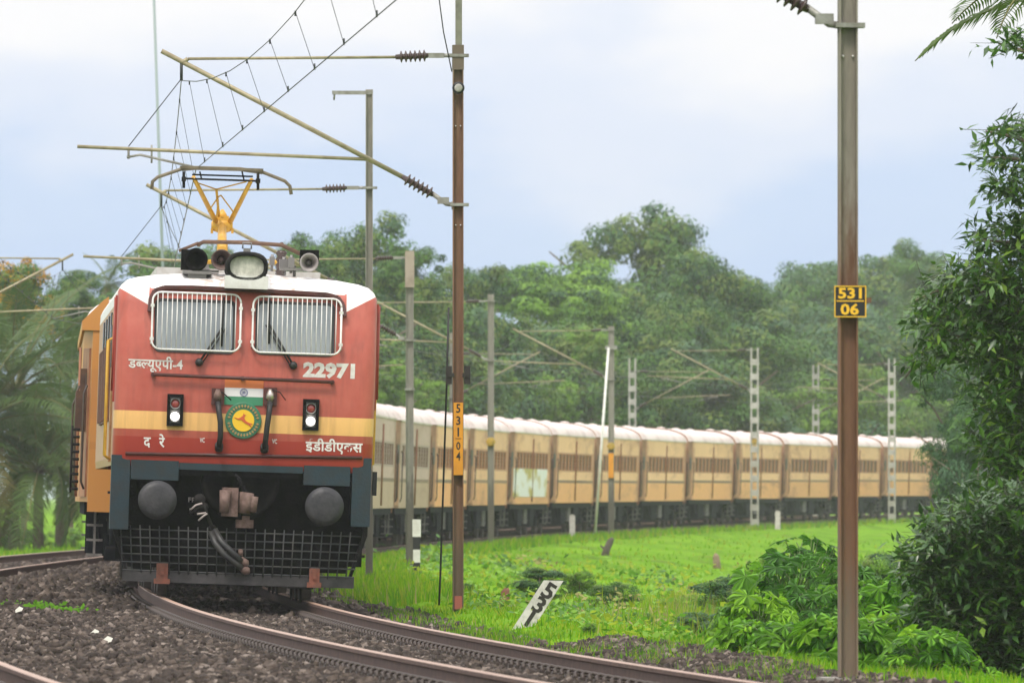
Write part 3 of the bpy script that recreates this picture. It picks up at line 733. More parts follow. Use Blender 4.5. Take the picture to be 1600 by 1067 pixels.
# side furniture (both sides)
M_tan = mat('tan_panel', (.50, .28, .13), .6, (.34, .18, .08), 5); M_louv = mat('louvre_brown', (.16, .065, .04), .6, (.09, .04, .03), 7)
M_sidew = mat('side_window_dark', (.03, .035, .04), .2)
for sg in (-1, 1):
    x = sg * 1.525
    for y0 in (5.0, 7.6, 10.2, 12.8):
        b = MB(); b.box((x + sg * .012, y0, 2.55), (.03, 2.1, .95))
        for i in range(11): b.box((x + sg * .034, y0 - .95 + i * .19, 2.55), (.03, .07, .9))
        b.build('louvre_panel', M_louv, LOCO)
    for y0 in (5.0, 7.6, 10.2, 12.8):
        b = MB(); b.box((x + sg * .008, y0, 3.22), (.02, .75, .34)); b.build('side_window', M_sidew, LOCO)
    d = MB(); d.box((x + sg * .012, 2.35, 2.45), (.03, .66, 1.75)); dd = d.build('cab_door', M_tan, LOCO)
    hw_ = MB(); hw_.box((x + sg * .03, 2.35, 2.95), (.012, .42, .5)); hw_.build('door_window', M_sidew, dd)
    for y0 in (1.9, 2.8):
        h = MB(); h.tube([(x, y0, 3.05), (x + sg * .07, y0, 3.02), (x + sg * .07, y0, 1.65), (x, y0, 1.6)], .018, 6); h.build('door_handrail', M_yellow, LOCO)
    cwn = MB(); cwn.box((x + sg * .01, 1.25, 2.95), (.025, .62, .62)); cwn.build('cab_side_window', M_sidew, LOCO)
    st = MB()
    for i in range(3): st.box((sg * 1.44, 2.35, .55 + i * .33), (.2, .5, .03))
    for q in (2.1, 2.6): st.box((sg * 1.36, q, .85), (.03, .04, .8))
    st.build('door_step', M_dark, LOCO)
    fr = MB(); fr.box((sg * 1.537, .42, 2.9), (.024, .09, 1.25)); fr.tube([(sg * 1.55, .42, 3.5), (sg * 1.56, .40, 2.4)], .016, 5); fr.build('corner_trim', M_red, LOCO)
rt = MB(); q = L(578, 742, .2); rt.box((q[0] + .06, .3, q[1] - .1), (.05, .2, .28)); rt.build('side_step', M_black, LOCO)

# roof gear: headlight, horns, cowl
hx0, hz0, hx1, hz1 = box_px(351, 394, 420, 446, .1); cx = (hx0 + hx1) / 2
hl = MB(); zc = (L(386, 417, .1)[1]); w2, h2 = 66 / 133 / 2, 42 / 133 / 2
def oval(w, h, n=12):
    o = []
    for i in range(n * 2):
        a = 2 * math.pi * i / (n * 2); ex = 2.6
        o.append((math.copysign(abs(math.cos(a)) ** (2 / ex), math.cos(a)) * w, math.copysign(abs(math.sin(a)) ** (2 / ex), math.sin(a)) * h))
    return o
k = 24; rings = []
for (w, h, y) in ((w2, h2, .95), (w2, h2 + .02, .02), (w2 - .012, h2, -.03), (w2 - .045, h2 - .03, -.03), (w2 - .05, h2 - .035, .03)):
    rings += [(cx + a, y, zc + b) for a, b in oval(w, h)]
hl.add(rings, [(i * k + j, i * k + (j + 1) % k, (i + 1) * k + (j + 1) % k, (i + 1) * k + j) for i in range(4) for j in range(k)], 0, True)
ho = hl.build('headlight', M_dark, LOCO)
gl = MB(); gl.add([(cx + a, .028, zc + b) for a, b in oval(w2 - .05, h2 - .035)], [tuple(range(k))])
M_hlg = mat('fluted_headlight_glass', (.40, .40, .33), .15, (.66, .65, .56), 1.0, 5, .35, .7, bump=.5, bscale=14, spec=.8, stretch=(22, 22, 14))
gl.build('lens', M_hlg, ho)
hb2 = MB(); q = box_px(350, 437, 418, 448, .0); hb2.box((cx, .28, (q[1] + q[3]) / 2 + .01), (q[2] - q[0], .62, q[3] - q[1] + .05)); hb2.build('headlight_base', M_white, ho)
tp = MB(); a = L(386, 394, .2); tp.box((a[0], .3, a[1] + .02), (.08, .2, .05)); tp.tube([(a[0] - .05, .3, a[1] + .04), (a[0] - .05, .3, a[1] + .11), (a[0] + .05, .3, a[1] + .11), (a[0] + .05, .3, a[1] + .04)], .01, 4); tp.build('lamp_bracket', M_grey, ho)
# left signal lamp with hood
a = L(306, 406, .5); lp = MB()
lp.lathe((a[0], .8, a[1]), (0, -1, 0), [(0, .13), (.34, .135), (.36, .14), (.36, .115), (.30, .10), (.12, .02)], 18); lp.box((a[0] - .09, .7, a[1] + .0), (.16, .3, .24))
lo_ = lp.build('signal_lamp', M_black2, LOCO); pl = MB(); pl.box((a[0] + .02, .62, a[1] - .15), (.34, .4, .035)); pl.box((a[0] + .02, .62, a[1] - .23), (.22, .3, .15)); pl.build('lamp_shelf', M_grey, lo_)
# brown round horn mouth beside the headlight
a = L(346, 406, .6); hr = MB(); hr.lathe((a[0], .95, a[1]), (0, -1, 0), [(0, .03), (.2, .05), (.34, .115), (.36, .125), (.355, .11), (.2, .04)], 20, cap=False); hr.lathe((a[0], .72, a[1]), (0, -1, 0), [(0, .04), (.05, .03)], 10); hr.build('horn', mat('horn_brown', (.10, .06, .05), .5, (.16, .11, .1), 9), LOCO)
# right trumpet horn in a dark box
a = L(483, 409, .6); hr = MB(); hr.lathe((a[0], .95, a[1] - .01), (0, -1, 0), [(0, .03), (.18, .045), (.32, .09), (.36, .112), (.365, .10), (.2, .04), (.12, .03)], 20, cap=False); hr.lathe((a[0], .85, a[1] - .01), (0, -1, 0), [(0, .03), (.1, .028)], 10)
ho2 = hr.build('horn', mat('horn_grey', (.34, .31, .30), .45, (.24, .21, .2), 8), LOCO); bx2 = MB(); bx2.box((a[0] + .01, .98, a[1] + .06), (.22, .3, .17)); bx2.build('horn_box', M_black2, ho2)
for (px, py, w, h, d, nm) in ((455, 411, .07, .13, .9, 'roof_valve'), (443, 412, .1, .1, 1.2, 'roof_valve'), (316, 418, .15, .08, 1.3, 'roof_valve'), (325, 424, .25, .03, .9, 'roof_walkway'), (460, 421, .35, .03, .9, 'roof_walkway'), (425, 408, .06, .1, 1.4, 'roof_valve')):
    a = L(px, py, d); sm = MB(); sm.box((a[0], d, a[1]), (w, .2, h)); sm.tube([(a[0], d, a[1] - .12), (a[0], d, a[1] + h / 2 + .03)], .018, 6); sm.build(nm, M_grey, LOCO)
M_hatch = mat('roof_hatch_grey', (.45, .44, .42), .6, (.3, .27, .24), 4)
for y0 in (6.6, 9.0, 11.4, 13.8):
    rh = MB(); rh.box((0, y0, 3.90), (2.0, 2.2, .16)); rh.build('roof_hatch', M_hatch, LOCO)

# pantograph
PD = 3.6
pb = MB(); M_pany = mat('pantograph_yellow', (.66, .36, .035), .45, (.50, .27, .04), 6)
def Lp(px, py, d): a = L(px, py, d); return (a[0], d, a[1])
for d in (PD - 1.0, PD + 1.0):
    pb.tube([Lp(310, 382, d), Lp(318, 378, d), (Lp(385, 379, d)), Lp(440, 383, d), Lp(470, 397, d)], .028, 6)
for px in (310, 440):
    pb.tube([Lp(px, 382, PD - 1.0), Lp(px, 382, PD + 1.0)], .03, 6); 
pb.tube([Lp(280, 392, PD - .9), Lp(310, 380, PD - 1.0)], .02, 5)
pbo = pb.build('pantograph_base', M_rust, LOCO)
for px in (312, 440):
    for d in (PD - 1, PD + 1):
        iz = MB(); a = Lp(px, 385, d); b_ = 3.82
        pr = [(0, .05)]
        for i in range(5): pr += [(.03 + i * .05, .07), (.05 + i * .05, .045)]
        iz.lathe((a[0], d, b_ - .02), (0, 0, 1), [(t * (a[2] - b_) / .27, r_) for t, r_ in pr], 12); iz.build('insulator', M_ins, pbo)
yl = MB(); yl.tube([Lp(322, 410, PD - .8), Lp(348, 406, PD - .8)], .03, 6); yl.tube([Lp(420, 409, PD - .6), Lp(440, 411, PD - .6)], .03, 6)
yl.box(Vector(Lp(347, 392, PD + .3)), (.12, .5, .16)); yl.build('pantograph_motor', M_pany, pbo)
# hub and arms (lower arm folds away from the camera, upper arm comes back over it)
hub = Lp(347, 352, PD + .9)
lw = MB(); lw.tube([Lp(347, 392, PD - .4), hub], [.06, .05], 8); lw.build('lower_arm', M_pany, LOCO)
kn = MB(); kn.lathe(Lp(330, 352, PD + .9), (1, 0, 0), [(0, .04), (.03, .07), (.09, .09), (.17, .09), (.23, .07), (.26, .04)], 12); kn.box(Vector(Lp(347, 344, PD + .9)), (.16, .12, .1)); kn.lathe(Lp(347, 340, PD + .9), (0, 0, 1), [(0, .07), (.05, .05), (.1, .015)], 8)
kn.box(Vector(Lp(347, 362, PD + .9)), (.09, .1, .14)); 
for px in (331, 363): kn.box(Vector(Lp(px, 361, PD + .88)), (.03, .06, .06))
kn.build('knuckle', M_pany, LOCO)
ua = MB()
for (a, b) in (((339, 350), (302, 277)), ((358, 350), (393, 281))):
    ua.tube([Lp(*a, PD + .9), Lp(*b, PD)], [.034, .026], 8)
ua.tube([Lp(342, 338, PD + .8), Lp(338, 296, PD + .3)], .016, 6)
for (a, b) in (((338, 296), (303, 284)), ((338, 296), (385, 284)), ((325, 331), (341, 308)), ((365, 332), (345, 305)), ((345, 305), (341, 308)), ((341, 312), (338, 340))):
    ua.tube([Lp(*a, PD + .4), Lp(*b, PD + .4)], .009, 5)
ua.build('upper_arm', M_pany, LOCO)
pn = MB()
pn.tube([Lp(237, 296, PD), Lp(238, 284, PD), Lp(246, 277, PD), Lp(284, 264, PD), Lp(305, 262, PD), Lp(375, 264, PD), Lp(410, 269, PD), Lp(445, 283, PD), Lp(453, 291, PD), Lp(455, 304, PD)], .022, 7)
pn.tube([Lp(284, 265, PD + .3), Lp(305, 263, PD + .3), Lp(375, 265, PD + .3), Lp(410, 270, PD + .3)], .022, 7)
pn.box(Vector(Lp(346, 264, PD + .15)), (1.0, .36, .03))
pno = pn.build('collector_head', mat('collector_olive', (.16, .13, .08), .5, (.10, .08, .05), 8), LOCO)
pd2 = MB()
for px, py in ((287, 268), (403, 271)): pd2.tube([Lp(px, py, PD), Lp(px, py + 26, PD)], .02, 6); pd2.box(Vector(Lp(px, py + 12, PD)), (.05, .3, .05))
pd2.tube([Lp(287, 279, PD), Lp(403, 283, PD)], .014, 6); pd2.tube([Lp(300, 273, PD + .1), Lp(395, 276, PD + .1)], .012, 6)
for px in (312, 378): pd2.tube([Lp(px, 268, PD), Lp(px + 3, 281, PD)], .01, 5)
pd2.build('collector_linkage', M_dark, pno)

# ------------------------------------------------------------------ the coaches
def coachpaint(name, up, low, rust, band=(.30, .155, .085), oneway=None):
    m = bpy.data.materials.new(name); m.use_nodes = True; t = m.node_tree; p = t.nodes['Principled BSDF']; p.inputs['Roughness'].default_value = .5
    co = N(t, 'ShaderNodeTexCoord'); sp = N(t, 'ShaderNodeSeparateXYZ'); Lk(t, co.outputs['Object'], sp.inputs[0]); X, Y, Z = sp.outputs
    oi = N(t, 'ShaderNodeObjectInfo')
    off = N(t, 'ShaderNodeCombineXYZ'); Lk(t, mth(t, 'MULTIPLY', oi.outputs['Random'], 90.0), off.inputs[1])
    va = N(t, 'ShaderNodeVectorMath', operation='ADD'); Lk(t, co.outputs['Object'], va.inputs[0]); Lk(t, off.outputs[0], va.inputs[1])
    mpn = N(t, 'ShaderNodeMapping'); mpn.inputs['Scale'].default_value = (1, .14, .9); Lk(t, va.outputs[0], mpn.inputs[0])
    n = N(t, 'ShaderNodeTexNoise'); n.inputs['Scale'].default_value = 1.5; n.inputs['Detail'].default_value = 3; n.inputs['Roughness'].default_value = .7; Lk(t, mpn.outputs[0], n.inputs['Vector'])
    n2 = N(t, 'ShaderNodeTexNoise'); n2.inputs['Scale'].default_value = .9; n2.inputs['Detail'].default_value = 2.5; Lk(t, mpn.outputs[0], n2.inputs['Vector'])
    def mixc(f, a, b):
        k = N(t, 'ShaderNodeMix', data_type='RGBA')
        for i, v in ((6, a), (7, b)):
            if isinstance(v, tuple): k.inputs[i].default_value = (*v, 1)
            else: Lk(t, v, k.inputs[i])
        if isinstance(f, float): k.inputs[0].default_value = f
        else: Lk(t, f, k.inputs[0])
        return k.outputs[2]
    def between(a, b): return mth(t, 'MULTIPLY', mth(t, 'GREATER_THAN', Z, a), mth(t, 'LESS_THAN', Z, b))
    c = mixc(mth(t, 'GREATER_THAN', Z, 1.90), low, up)
    c = mixc(between(2.24, 2.92), c, band)
    c = mixc(between(1.84, 1.94), c, (.17, .085, .05))
    c = mixc(mth(t, 'MULTIPLY', oi.outputs['Random'], .38), c, mixc(.45, c, (.40, .20, .11)))
    c = mixc(mth(t, 'MULTIPLY_ADD', n2.outputs[0], 1.6, -.55, clamp=True), c, mixc(.6, c, tuple(q * .62 for q in low)))
    c = mixc(mth(t, 'MULTIPLY_ADD', n.outputs[0], 3.4, -1.72, clamp=True), c, rust)
    ay = mth(t, 'ABSOLUTE', Y); nn_ = mth(t, 'MULTIPLY_ADD', n.outputs[0], 3.0, -1.5)
    c = mixc(mth(t, 'MULTIPLY', mth(t, 'ADD', mth(t, 'MULTIPLY_ADD', ay, .9, -7.4), nn_, clamp=True), .85), c, rust)
    c = mixc(mth(t, 'MULTIPLY', mth(t, 'ADD', mth(t, 'MULTIPLY_ADD', ay, -1.6, .8), nn_, clamp=True), .6), c, rust)
    Lk(t, c, p.inputs['Base Color']); return m
M_coach = coachpaint('coach_paint_cream', (.94, .53, .285), (.88, .395, .135), (.42, .145, .055), (.52, .205, .095))
M_coachp = coachpaint('coach_paint_faded', (.58, .38, .34), (.50, .32, .22), (.34, .17, .10), (.40, .26, .23))
M_coacho = coachpaint('coach_paint_orange', (.66, .33, .055), (.60, .28, .045), (.48, .21, .05))
M_roof = mat('coach_roof_white', (.70, .60, .56), .6, (.46, .36, .32), 1.3, 6, .4, .75, stretch=(1, .5, 1))
M_end = mat('coach_end_rust', (.36, .165, .09), .7, (.22, .10, .06), 3)
M_door = mat('coach_door_brown', (.44, .20, .10), .6, (.18, .085, .055), 3, stretch=(1, 1, .4))
M_win = mat('coach_window_shade', (.045, .035, .03), .5, (.10, .07, .05), 5)
M_bars = mat('window_bar_brown', (.26, .15, .09), .6)
M_bogp = mat('bogie_dusty', (.006, .008, .013), .85, (.020, .021, .026), 3, bump=.2, spec=.12)
M_boxp = mat('underframe_box_pale', (.20, .18, .17), .7, (.08, .075, .07), 4)
CL, CW, PITCH = 21.3, 1.625, 22.3
WT = 3.54
wall_prof = [(-1.56, 1.13), (-CW, 1.30), (-CW, WT)]
roofp = [(-CW - .02, WT)] + [(-CW * math.cos(a) ** .8 if math.cos(a) > 0 else 0, WT + .50 * math.sin(a) ** .9) for a in np.linspace(.12, math.pi / 2, 9)]
roofp = roofp + [(-x, z) for x, z in roofp[-2::-1]]
# piecewise shared meshes
def coach_meshes(paint):
    h = CL / 2; d = {}
    b = MB(); prof = wall_prof + [(-x, z) for x, z in wall_prof[::-1]]; k = len(prof)
    # walls with window openings on both sides
    ow = np.linspace(-h + 2.35, h - 2.35, 11); ow = (ow[1:] + ow[:-1]) / 2; ww, z0, z1 = .62, 2.30, 2.86
    for sg in (-1, 1):
        x = sg * CW; ycuts = [-h + 1.0]
        for y in ow: ycuts += [y - ww, y + ww]
        ycuts += [h - 1.0]
        def quad(ya, yb, za, zb, xx=x): b.add([(xx, ya, za), (xx, yb, za), (xx, yb, zb), (xx, ya, zb)], [(0, 1, 2, 3)])
        quad(-h + 1.0, h - 1.0, 1.30, z0); quad(-h + 1.0, h - 1.0, z1, WT)
        for i in range(0, len(ycuts) - 1, 2): quad(ycuts[i], ycuts[i + 1], z0, z1)
        for y in ow:
            xi = x - sg * .07
            b.add([(x, y - ww, z0), (x, y + ww, z0), (x, y + ww, z1), (x, y - ww, z1), (xi, y - ww, z0), (xi, y + ww, z0), (xi, y + ww, z1), (xi, y - ww, z1)], [(0, 1, 5, 4), (1, 2, 6, 5), (2, 3, 7, 6), (3, 0, 4, 7)])
        quad(-h + 1.0, h - 1.0, 1.13, 1.30); b.add([(sg * 1.5, -h + 1, 1.12), (sg * 1.5, h - 1, 1.12), (x, h - 1, 1.131), (x, -h + 1, 1.131)], [(0, 1, 2, 3)])
        for e in (-1, 1):   # tapered end bays with the doorway recess
            ya, yb = e * (h - 1.0), e * h; xe = sg * (CW - .11)
            b.add([(x, ya, 1.13), (xe, yb, 1.13), (xe, yb, WT), (x, ya, WT)], [(0, 1, 2, 3)], 1)
    for e in (-1, 1):
        xe = CW - .11
        b.add([(-xe, e * h, 1.0), (xe, e * h, 1.0), (xe, e * h, WT)] + [(x * .93, e * h, z) for x, z in roofp[::-1]] + [(-xe, e * h, WT)], [tuple(range(3 + len(roofp) + 1))], 1)
    b.add([(-1.5, -h, 1.1), (1.5, -h, 1.1), (1.5, h, 1.1), (-1.5, h, 1.1)], [(0, 1, 2, 3)], 1)
    d['body'] = (b, [paint, M_end if paint is not M_coacho else M_coacho])
    r = MB(); n = len(roofp); st = [(-h, .93, -.09), (-h + .9, 1, 0), (-h / 2, 1, 0), (0, 1, 0), (h / 2, 1, 0), (h - .9, 1, 0), (h, .93, -.09)]; vs = []
    for (y, s_, dz) in st: vs += [(x * s_, y, z + (dz if z > WT + .03 else 0)) for x, z in roofp]
    r.add(vs, [(i * n + j, i * n + j + 1, (i + 1) * n + j + 1, (i + 1) * n + j) for i in range(len(st) - 1) for j in range(n - 1)], 0, True)
    r.add([(sg * (CW + .03), y, z) for sg in (1,) for y in (-h + .9, h - .9) for z in (WT - .03, WT + .02)], [(0, 2, 3, 1)]); r.add([(-(CW + .03), y, z) for y in (-h + .9, h - .9) for z in (WT - .03, WT + .02)], [(0, 2, 3, 1)])
    d['roof'] = (r, [M_roof])
    v = MB(); v.lathe((0, 0, 4.0), (0, 0, 1), [(0, .16), (.04, .18), (.08, .15), (.10, .02)], 10); d['roof_vent'] = (v, [M_roof])
    w = MB()
    w.box((0, 0, 2.58), (.02, 1.24, .56), 0)
    for sg in (-1, 1):
        for zz in np.linspace(2.36, 2.80, 5): w.tube([(sg * .03, -.62, zz), (sg * .03, .62, zz)], .014, 4, 1)
        w.box((sg * .03, 0, 2.58), (.03, .05, .56), 1)
    d['window'] = (w, [M_win, M_bars])
    dr = MB(); dr.box((0, 0, 2.2), (.05, .72, 2.0), 0); dr.box((.03, 0, 2.62), (.03, .4, .5), 1); dr.box((-.03, 0, 2.62), (.03, .4, .5), 1)
    for q in (-.46, .46): dr.tube([(.05, q, 1.3), (.09, q, 1.4), (.09, q, 2.6), (.05, q, 2.7)], .016, 4, 1); dr.tube([(-.05, q, 1.3), (-.09, q, 1.4), (-.09, q, 2.6), (-.05, q, 2.7)], .016, 4, 1)
    d['door'] = (dr, [M_door, M_win])
    ve = MB(); ve.box((0, 0, 2.15), (1.25, .50, 2.1)); 
    for i in range(4): ve.box((0, -.19 + .125 * i, 2.15), (1.34, .04, 2.2))
    ve.box((0, 0, .98), (.4, 1.0, .25)); d['vestibule'] = (ve, [M_end])
    rp = MB(); rp.tube([(0, 0, 3.35), (0, 0, 1.2)], .026, 5); rp.tube([(0, .09, 3.35), (0, .09, 1.2)], .018, 5); d['rain_pipe'] = (rp, [M_end])
    uf = MB()
    for sg in (-1, 1): uf.box((sg * 1.50, 0, 1.05), (.1, CL - 1.6, .19)); uf.tube([(sg * 1.36, -5.6, 1.0), (sg * 1.36, -4.2, .55), (sg * 1.36, 4.2, .55), (sg * 1.36, 5.6, 1.0)], .05, 6)
    uf.box((0, 0, .86), (1.9, CL - 2, .30)); uf.box((0, 0, .62), (1.5, CL - 1.2, .75)); d['underframe'] = (uf, [M_bogp])
    for nm, sz, m_ in (('battery_box', (.62, 2.2, .62), M_bogp), ('water_tank', (.55, 1.5, .5), M_boxp)):
        q = MB(); q.box((0, 0, .70), sz); q.box((0, 0, .98), (sz[0] * .8, sz[1] * .9, .1)); 
        for e in (-.4, 0, .4): q.box((0, e * sz[1], .70), (sz[0] + .03, .05, sz[2] + .02))
        d[nm] = (q, [m_])
    sp = MB()
    for zz in (.42, .62, .82): sp.box((0, 0, zz), (.22, .5, .03))
    for q in (-.24, .24): sp.box((0, q, .75), (.03, .03, .7))
    d['door_step'] = (sp, [M_boxp])
    return d, ow
PROTO = {}
def child(root, d, nm, M, key):
    k = (key, nm)
    if k not in PROTO:
        mb, mats_ = d[nm]; o = mb.build(nm, mats_, root); PROTO[k] = o.data
    else: o = link(bpy.data.objects.new(nm, PROTO[k]), root)
    o.matrix_local = M; return o
T = Matrix.Translation
BOGIE = {}
def coach(i, label, key, paint):
    s0 = 19.4 + PITCH * i; sa, sb = s0 + 3.2, s0 + PITCH - 3.2
    a, b = P(sa, 0), P(sb, 0); th = math.atan2(b.x - a.x, b.y - a.y)
    if i == 0: th -= .006
    M = frame(s0 + PITCH / 2, th=th); M.translation = (a + b) / 2 + Vector((-.20 if i == 0 else 0, 0, 0))
    root = thing('passenger_coach', label, 'railway coach', group='coaches of the train'); root.matrix_world = M
    if key not in BOGIE: BOGIE[key] = coach_meshes(paint)
    d, ow = BOGIE[key]
    for nm in ('body', 'roof', 'underframe'): child(root, d, nm, Matrix(), key)
    h = CL / 2
    for y in np.linspace(-h + 4, h - 4, 3): child(root, d, 'roof_vent', T((0, y, 0)), 'c')
    for sg in (-1, 1):
        if sg < 0 and i > 2: continue
        for y in ow: child(root, d, 'window', T((sg * (CW - .06), y, 0)), 'c')
    for sg in (-1, 1):
        for e in (-1, 1):
            child(root, d, 'door', T((sg * (CW - .055), e * (h - .5), 0)) @ Matrix.Rotation(-sg * e * .109 * -1, 4, 'Z'), 'c')
            child(root, d, 'door_step', T((sg * 1.4, e * (h - .5), 0)), 'c')
        child(root, d, 'rain_pipe', T((sg * (CW + .02), 0, 0)), 'c')
        for y, nm in ((-3.2, 'battery_box'), (.3, 'water_tank'), (3.1, 'battery_box')): child(root, d, nm, T((sg * 1.15, y, 0)), 'c')
    if i < 20: child(root, d, 'vestibule', T((0, h + .5, 0)), 'c')
    for e in (-1, 1):
        if 'bogie' not in PROTO:
            o = bogie(root, 0, (M_bogp, M_wheel), .845, .457, 2.9, 2, 1.08); PROTO['bogie'] = (o.data, [(c.data, c.name) for c in o.children])
        else:
            o = link(bpy.data.objects.new('bogie', PROTO['bogie'][0]), root)
            for me, _ in PROTO['bogie'][1]: link(bpy.data.objects.new('wheelset', me), o)
        o.matrix_local = T((0, e * 7.4, 0))
    return root
ORD = ['first', 'second', 'third', 'fourth', 'fifth', 'sixth', 'seventh', 'eighth', 'ninth', 'tenth', 'eleventh']
coaches = []
for i in range(21):
    if i == 0: lab, key, pt = 'orange-yellow coach coupled directly behind the red locomotive', 'o', M_coacho
    elif i < 7: lab, key, pt = f'faded coach hidden behind the locomotive, {ORD[i]} of the train', 'p', M_coachp
    elif i == 7: lab, key, pt = 'dusty pink coach just right of the locomotive, behind the striped post', 'p', M_coachp
    elif i == 8: lab, key, pt = 'cream coach behind the mast with the orange number strip', 'c', M_coach
    elif i == 9: lab, key, pt = 'cream coach behind the thin grey mast, next before the white poster', 'c', M_coach
    elif i == 10: lab, key, pt = 'cream and brown coach with a big white poster on its lower side', 'c', M_coach
    elif i < 20: lab, key, pt = f'cream and brown coach, {ORD[i - 11]} one beyond the coach with the poster', 'c', M_coach
    else: lab, key, pt = 'last visible cream coach, half hidden by the dark tree at the right', 'c', M_coach
    coaches.append(coach(i, lab, key, pt))
po = MB(); po.box((CW + .012, -1.0, 1.85), (.02, 17.5, .95)); po.build('poster', mat('poster_print', (.80, .78, .76), .6, (.50, .38, .08), .35, 3, .50, .56, c3=(.30, .38, .28), n3=.66, stretch=(1, .22, 1.3)), coaches[10])
for sg in (-1, 1):
    q = MB(); q.prism([(sg * a_, b_) for a_, b_ in ((1.662, 3.44), (1.668, 3.56), (1.40, 3.84), (1.32, 3.90), (1.30, 3.44))], -CL / 2 - .02, CL / 2); q.build('cantrail', M_coacho, coaches[0])
# open door and ladder sticking out on the left of the first coach
dr = MB(); dr.box((-CW + .02, -CL / 2 + .35, 2.75), (.12, .05, .35)); dr.box((-CW - .02, -CL / 2 + .30, 2.35), (.14, .08, .55)); dr.build('open_door', mat('door_dark_brown', (.06, .03, .02), .6, (.10, .05, .03), 6), coaches[0])
ld = MB()
for zz in np.linspace(1.3, 2.1, 9): ld.tube([(-CW - .02, -CL / 2 + .1, zz), (-CW - .12, -CL / 2 + .1, zz)], .02, 5)
ld.tube([(-CW - .12, -CL / 2 + .1, 1.25), (-CW - .12, -CL / 2 + .1, 2.15)], .016, 5); ld.build('ladder', M_dark, coaches[0])

# ------------------------------------------------------------------ masts and overhead line
M_mastb = mat('mast_brown_rust', (.17, .095, .06), .75, (.23, .145, .10), 5, bump=.2, stretch=(1, 1, .5))
def mastmat(name, lo_c, mid_c, hi_c, z1, z2):
    m = bpy.data.materials.new(name); m.use_nodes = True; t = m.node_tree; p = t.nodes['Principled BSDF']; p.inputs['Roughness'].default_value = .7
    co = N(t, 'ShaderNodeTexCoord'); sp = N(t, 'ShaderNodeSeparateXYZ'); Lk(t, co.outputs['Object'], sp.inputs[0])
    mpn = N(t, 'ShaderNodeMapping'); mpn.inputs['Scale'].default_value = (6, 6, .9); Lk(t, co.outputs['Object'], mpn.inputs[0])
    n = N(t, 'ShaderNodeTexNoise'); n.inputs['Scale'].default_value = 2.5; n.inputs['Detail'].default_value = 7; n.inputs['Roughness'].default_value = .75; Lk(t, mpn.outputs[0], n.inputs['Vector'])
    z = mth(t, 'ADD', sp.outputs[2], mth(t, 'MULTIPLY_ADD', n.outputs[0], 2.4, -1.2))
    r = N(t, 'ShaderNodeValToRGB'); Lk(t, mth(t, 'MULTIPLY', z, .1), r.inputs[0]); c = r.color_ramp
    c.elements[0].position = max(0, z1 * .1 - .05); c.elements[0].color = (*lo_c, 1); c.elements[1].position = min(1, z2 * .1 + .07); c.elements[1].color = (*hi_c, 1)
    e = c.elements.new(z1 * .1 + .03); e.color = (*mid_c, 1); e = c.elements.new(z2 * .1 - .03); e.color = (*mid_c, 1)
    k = N(t, 'ShaderNodeMix', data_type='RGBA', blend_type='MULTIPLY'); k.inputs[0].default_value = .7; Lk(t, r.outputs[0], k.inputs[6])
    r2 = N(t, 'ShaderNodeValToRGB'); Lk(t, n.outputs[0], r2.inputs[0]); r2.color_ramp.elements[0].position = .3; r2.color_ramp.elements[0].color = (.5, .5, .5, 1); r2.color_ramp.elements[1].position = .7; r2.color_ramp.elements[1].color = (1.15, 1.15, 1.15, 1)
    Lk(t, r2.outputs[0], k.inputs[7]); Lk(t, k.outputs[2], p.inputs['Base Color']); return m
M_m06 = mastmat('mast_paint_rusting', (.20, .15, .10), (.185, .092, .048), (.26, .235, .19), .9, 3.3)
M_m04 = mastmat('mast_paint_brown', (.16, .11, .07), (.20, .105, .060), (.23, .17, .11), 1.2, 6.2)
M_mgr = mastmat('mast_paint_grey', (.13, .12, .10), (.26, .25, .21), (.30, .28, .23), 2.0, 7.5)
M_mpale = mat('mast_pale', (.42, .41, .38), .7, (.30, .29, .26), 5)
def place_plumb(name, label, cat, p, group, rz): return thing(name, label, cat, p, group, rz)
def ibeam(w, dep, h, mats_, root, tf=.012, name='pole'):
    b = MB()
    for sg in (-1, 1): b.box((sg * (w / 2 - tf / 2), 0, h / 2), (tf, dep, h))
    b.box((0, 0, h / 2), (w - 2 * tf, .010, h)); return b.build(name, mats_, root)
def lattice(w, dep, h, m_, root):
    b = MB()
    for sx in (-1, 1):
        for sy in (-1, 1): b.box((sx * (w / 2 - .03), sy * (dep / 2 - .03), h / 2), (.06, .06, h))
    o = b.build('lattice_frame', m_, root)
    for i in range(int(h / .62)):
        z = .35 + i * .62; q = MB()
        for sy in (-1, 1): q.box((0, sy * (dep / 2 + .005), z), (w - .0, .01, .26))
        for sx in (-1, 1): q.box((sx * (w / 2 + .005), 0, z), (.01, dep, .26))
        q.build('batten_plate', m_, root)
    return o
def insulator(a, b, n, r, name, parent):
    """ribbed insulator from a to b"""
    a, b = Vector(a), Vector(b); l = (b - a).length; mb = MB(); pr = [(0, .03)]
    for i in range(n): t0 = l * (.08 + .84 * i / n); pr += [(t0, .035), (t0 + l * .84 / n * .25, r), (t0 + l * .84 / n * .45, r * .92), (t0 + l * .84 / n * .6, .035)]
    pr.append((l, .03)); mb.lathe(a, b - a, pr, 14); return mb.build(name, M_ins, parent)
